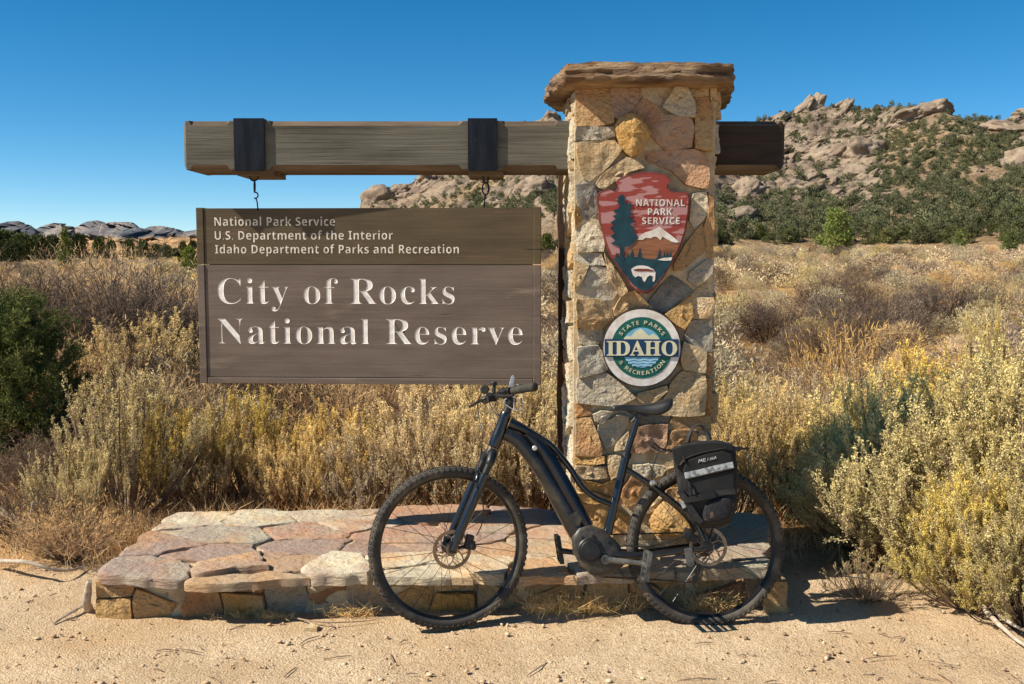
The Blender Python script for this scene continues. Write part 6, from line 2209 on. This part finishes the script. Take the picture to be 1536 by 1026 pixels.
# ------------------------------------------------------------------ things lying on the ground
def litter():
    rng = np.random.default_rng(12)
    V0, F0 = ico(1)
    AV, AF, AK = [], [], []
    o = 0
    for k in range(4200):
        Y = 3.1 + 2.3 * rng.uniform() ** 1.2
        x = rng.uniform(-.62, .62) * Y
        if x > 1.35 and Y > 4.6: continue
        if -1.9 < x < 1.2 and Y > 4.24: continue
        s = .0018 + .009 * rng.uniform() ** 6
        if k < 25: s = rng.uniform(.007, .013)
        P = V0 * (1 + .25 * rng.normal(size=(len(V0), 1))) * s * np.array([rng.uniform(.8, 1.5), rng.uniform(.8, 1.3), rng.uniform(.5, .8)])
        AV.append(P + np.array([x, Y, s * .25])); AF.append(F0 + o); o += len(V0)
        c = np.array([srgb(214, 190, 158), srgb(186, 154, 120), srgb(206, 180, 146), srgb(170, 142, 112)][rng.integers(0, 4)])
        AK.append(np.tile(c * rng.uniform(.85, 1.1), (len(V0), 1)))
    me = np_mesh('pebbles', np.concatenate(AV), np.concatenate(AF), M['stone_small'], col=np.concatenate(AK))
    tag(link('pebbles', me), 'small pebbles and grit scattered over the sandy dirt path', 'pebbles', kind='stuff')
    # twigs and bark scraps
    P, W = [], []
    n = 240
    Y = 3.2 + 1.9 * rng.uniform(size=n); x = rng.uniform(-.6, .6, n) * Y
    keep = ~((x > -1.9) & (x < 1.2) & (Y > 4.22))
    x, Y = x[keep], Y[keep]; n = len(x)
    a = rng.uniform(0, 3.14, n); L = .012 + .06 * rng.uniform(size=n) ** 3
    m = MB()
    for i in range(n):
        d = Vector((math.cos(a[i]), math.sin(a[i]), 0)) * L[i]
        c = Vector((x[i], Y[i], .004))
        m.tube([c - d, c + Vector((rng.normal() * .004, rng.normal() * .004, .004)), c + d], [.0018, .0026, .0016], 5)
    o = m.build('twig_litter', M['twig'])
    tag(o, 'short dark twigs and bark scraps strewn over the dirt path', 'twigs', kind='stuff')


M['stone_small'] = mat('pebble', attr=True, rough=.9, col2=(.8, .78, .75), vscale=60, spec=.2)
litter()


def deadwood():
    M['grey_wood'] = mat('bleached_wood', srgb(190, 176, 158), .9, col2=srgb(140, 122, 104), vscale=12, stretch=(.3, 3, 3), bump=.003, bscale=40, spec=.15)
    def branch(name, label, pts, r, cat, forks=(), m='grey_wood'):
        b = MB()
        P = spline(pts, 5)
        for p in P:
            p += Vector((noise.noise(p * 9), noise.noise(p * 9 + Vector((5, 0, 0))), noise.noise(p * 9 + Vector((0, 7, 0))))) * r * .8
        b.tube(P, lerp_list(r if isinstance(r, list) else [r, r * .8, r * .45], len(P)), 8)
        for f in forks:
            Q = spline(f[0], 4)
            b.tube(Q, lerp_list([f[1], f[1] * .4], len(Q)), 6)
        o = b.build(name, M[m], None)
        smooth_by_angle(o, 50)
        return tag(o, label, cat)
    g = lambda px, py, z: on_z(px, py, z)
    branch('bleached_log', 'bleached white dead branch lying at the left border below the juniper', [at(-40, 742, 5.35), at(0, 768, 5.3), at(32, 790, 5.25), at(62, 818, 5.15)], .026, 'dead branch',
           [([at(40, 795, 5.25), at(46, 775, 5.2), at(50, 752, 5.2)], .012), ([at(52, 808, 5.2), at(66, 822, 5.1), at(82, 836, 5.05)], .010)])
    branch('dead_branch', 'thin grey dead branch curving at the far left above the dirt', [g(-10, 840, .05), g(40, 842, .10), g(90, 856, .05), g(128, 850, .02)], .012, 'dead branch')
    branch('stump_root', 'knobbly weathered root standing at the left corner of the platform', [on_z(132, 920, -.02), on_z(128, 902, .06), on_z(134, 880, .14), on_z(138, 872, .17)], .022, 'root',
           [([on_z(128, 905, .03), on_z(118, 912, .02), on_z(96, 925, .01), on_z(80, 936, .005)], .010)])
    branch('fallen_branch', 'long pale fallen branch under the sagebrush at the lower right', [at(1468, 902, 4.45), on_z(1490, 928, .06), on_z(1515, 952, .03), on_z(1550, 978, .01)], .013, 'dead branch')
    branch('fallen_branch', 'second thinner fallen branch beside the long pale one at the lower right', [at(1486, 904, 4.5), on_z(1512, 932, .07), on_z(1560, 958, .03)], .010, 'dead branch')
    branch('bare_branch', 'bare grey branch slanting up through the olive sagebrush at the right', [on_z(1312, 898, .03), at(1335, 872, 4.6), at(1350, 850, 4.62), at(1362, 828, 4.66)], .009, 'dead branch',
           [([at(1330, 876, 4.6), at(1300, 868, 4.55), at(1262, 864, 4.5)], .006)])
    branch('brush_twig', 'thin curved twig lying on the dirt by the front wall below the platform', [on_z(440, 925, .01), on_z(470, 932, .02), on_z(505, 934, .02), on_z(565, 930, .01)], .004, 'twig',
           [([on_z(490, 933, .02), on_z(500, 940, .01), on_z(492, 946, .005)], .003)], 'twig')
    # the upright block at the platform's right corner and a loose chip on the path
    c = on_z(1166, 908, 0)
    V, F, K = stone(random.Random(3), [Vector((-.045, 0)), Vector((.035, 0)), Vector((.03, .13)), Vector((-.02, .15)), Vector((-.045, .08))], lambda a, b, h: c + Vector((a, -h + .03, b)), -.09, .03, Vector(srgb(196, 184, 160)), stain=CR, gap=.001, tilt=.1, rough=.01)
    o = mk('corner_stone', V, F, M['stone'], None, col=K); smooth_by_angle(o, 35)
    tag(o, 'pale upright corner stone standing at the right end of the platform', 'stone')
    c = on_z(468, 940, .012)
    V, F, K = stone(random.Random(4), [Vector((-.03, -.03)), Vector((.03, -.035)), Vector((.035, .01)), Vector((-.015, .04))], lambda a, b, h: c + Vector((a, b, h)), -.015, .006, Vector(srgb(206, 186, 150)), gap=.001, rough=.004)
    o = mk('stone_chip', V, F, M['flag'], None, col=K); smooth_by_angle(o, 35)
    tag(o, 'loose pale stone chip lying on the dirt in front of the platform', 'stone')


deadwood()
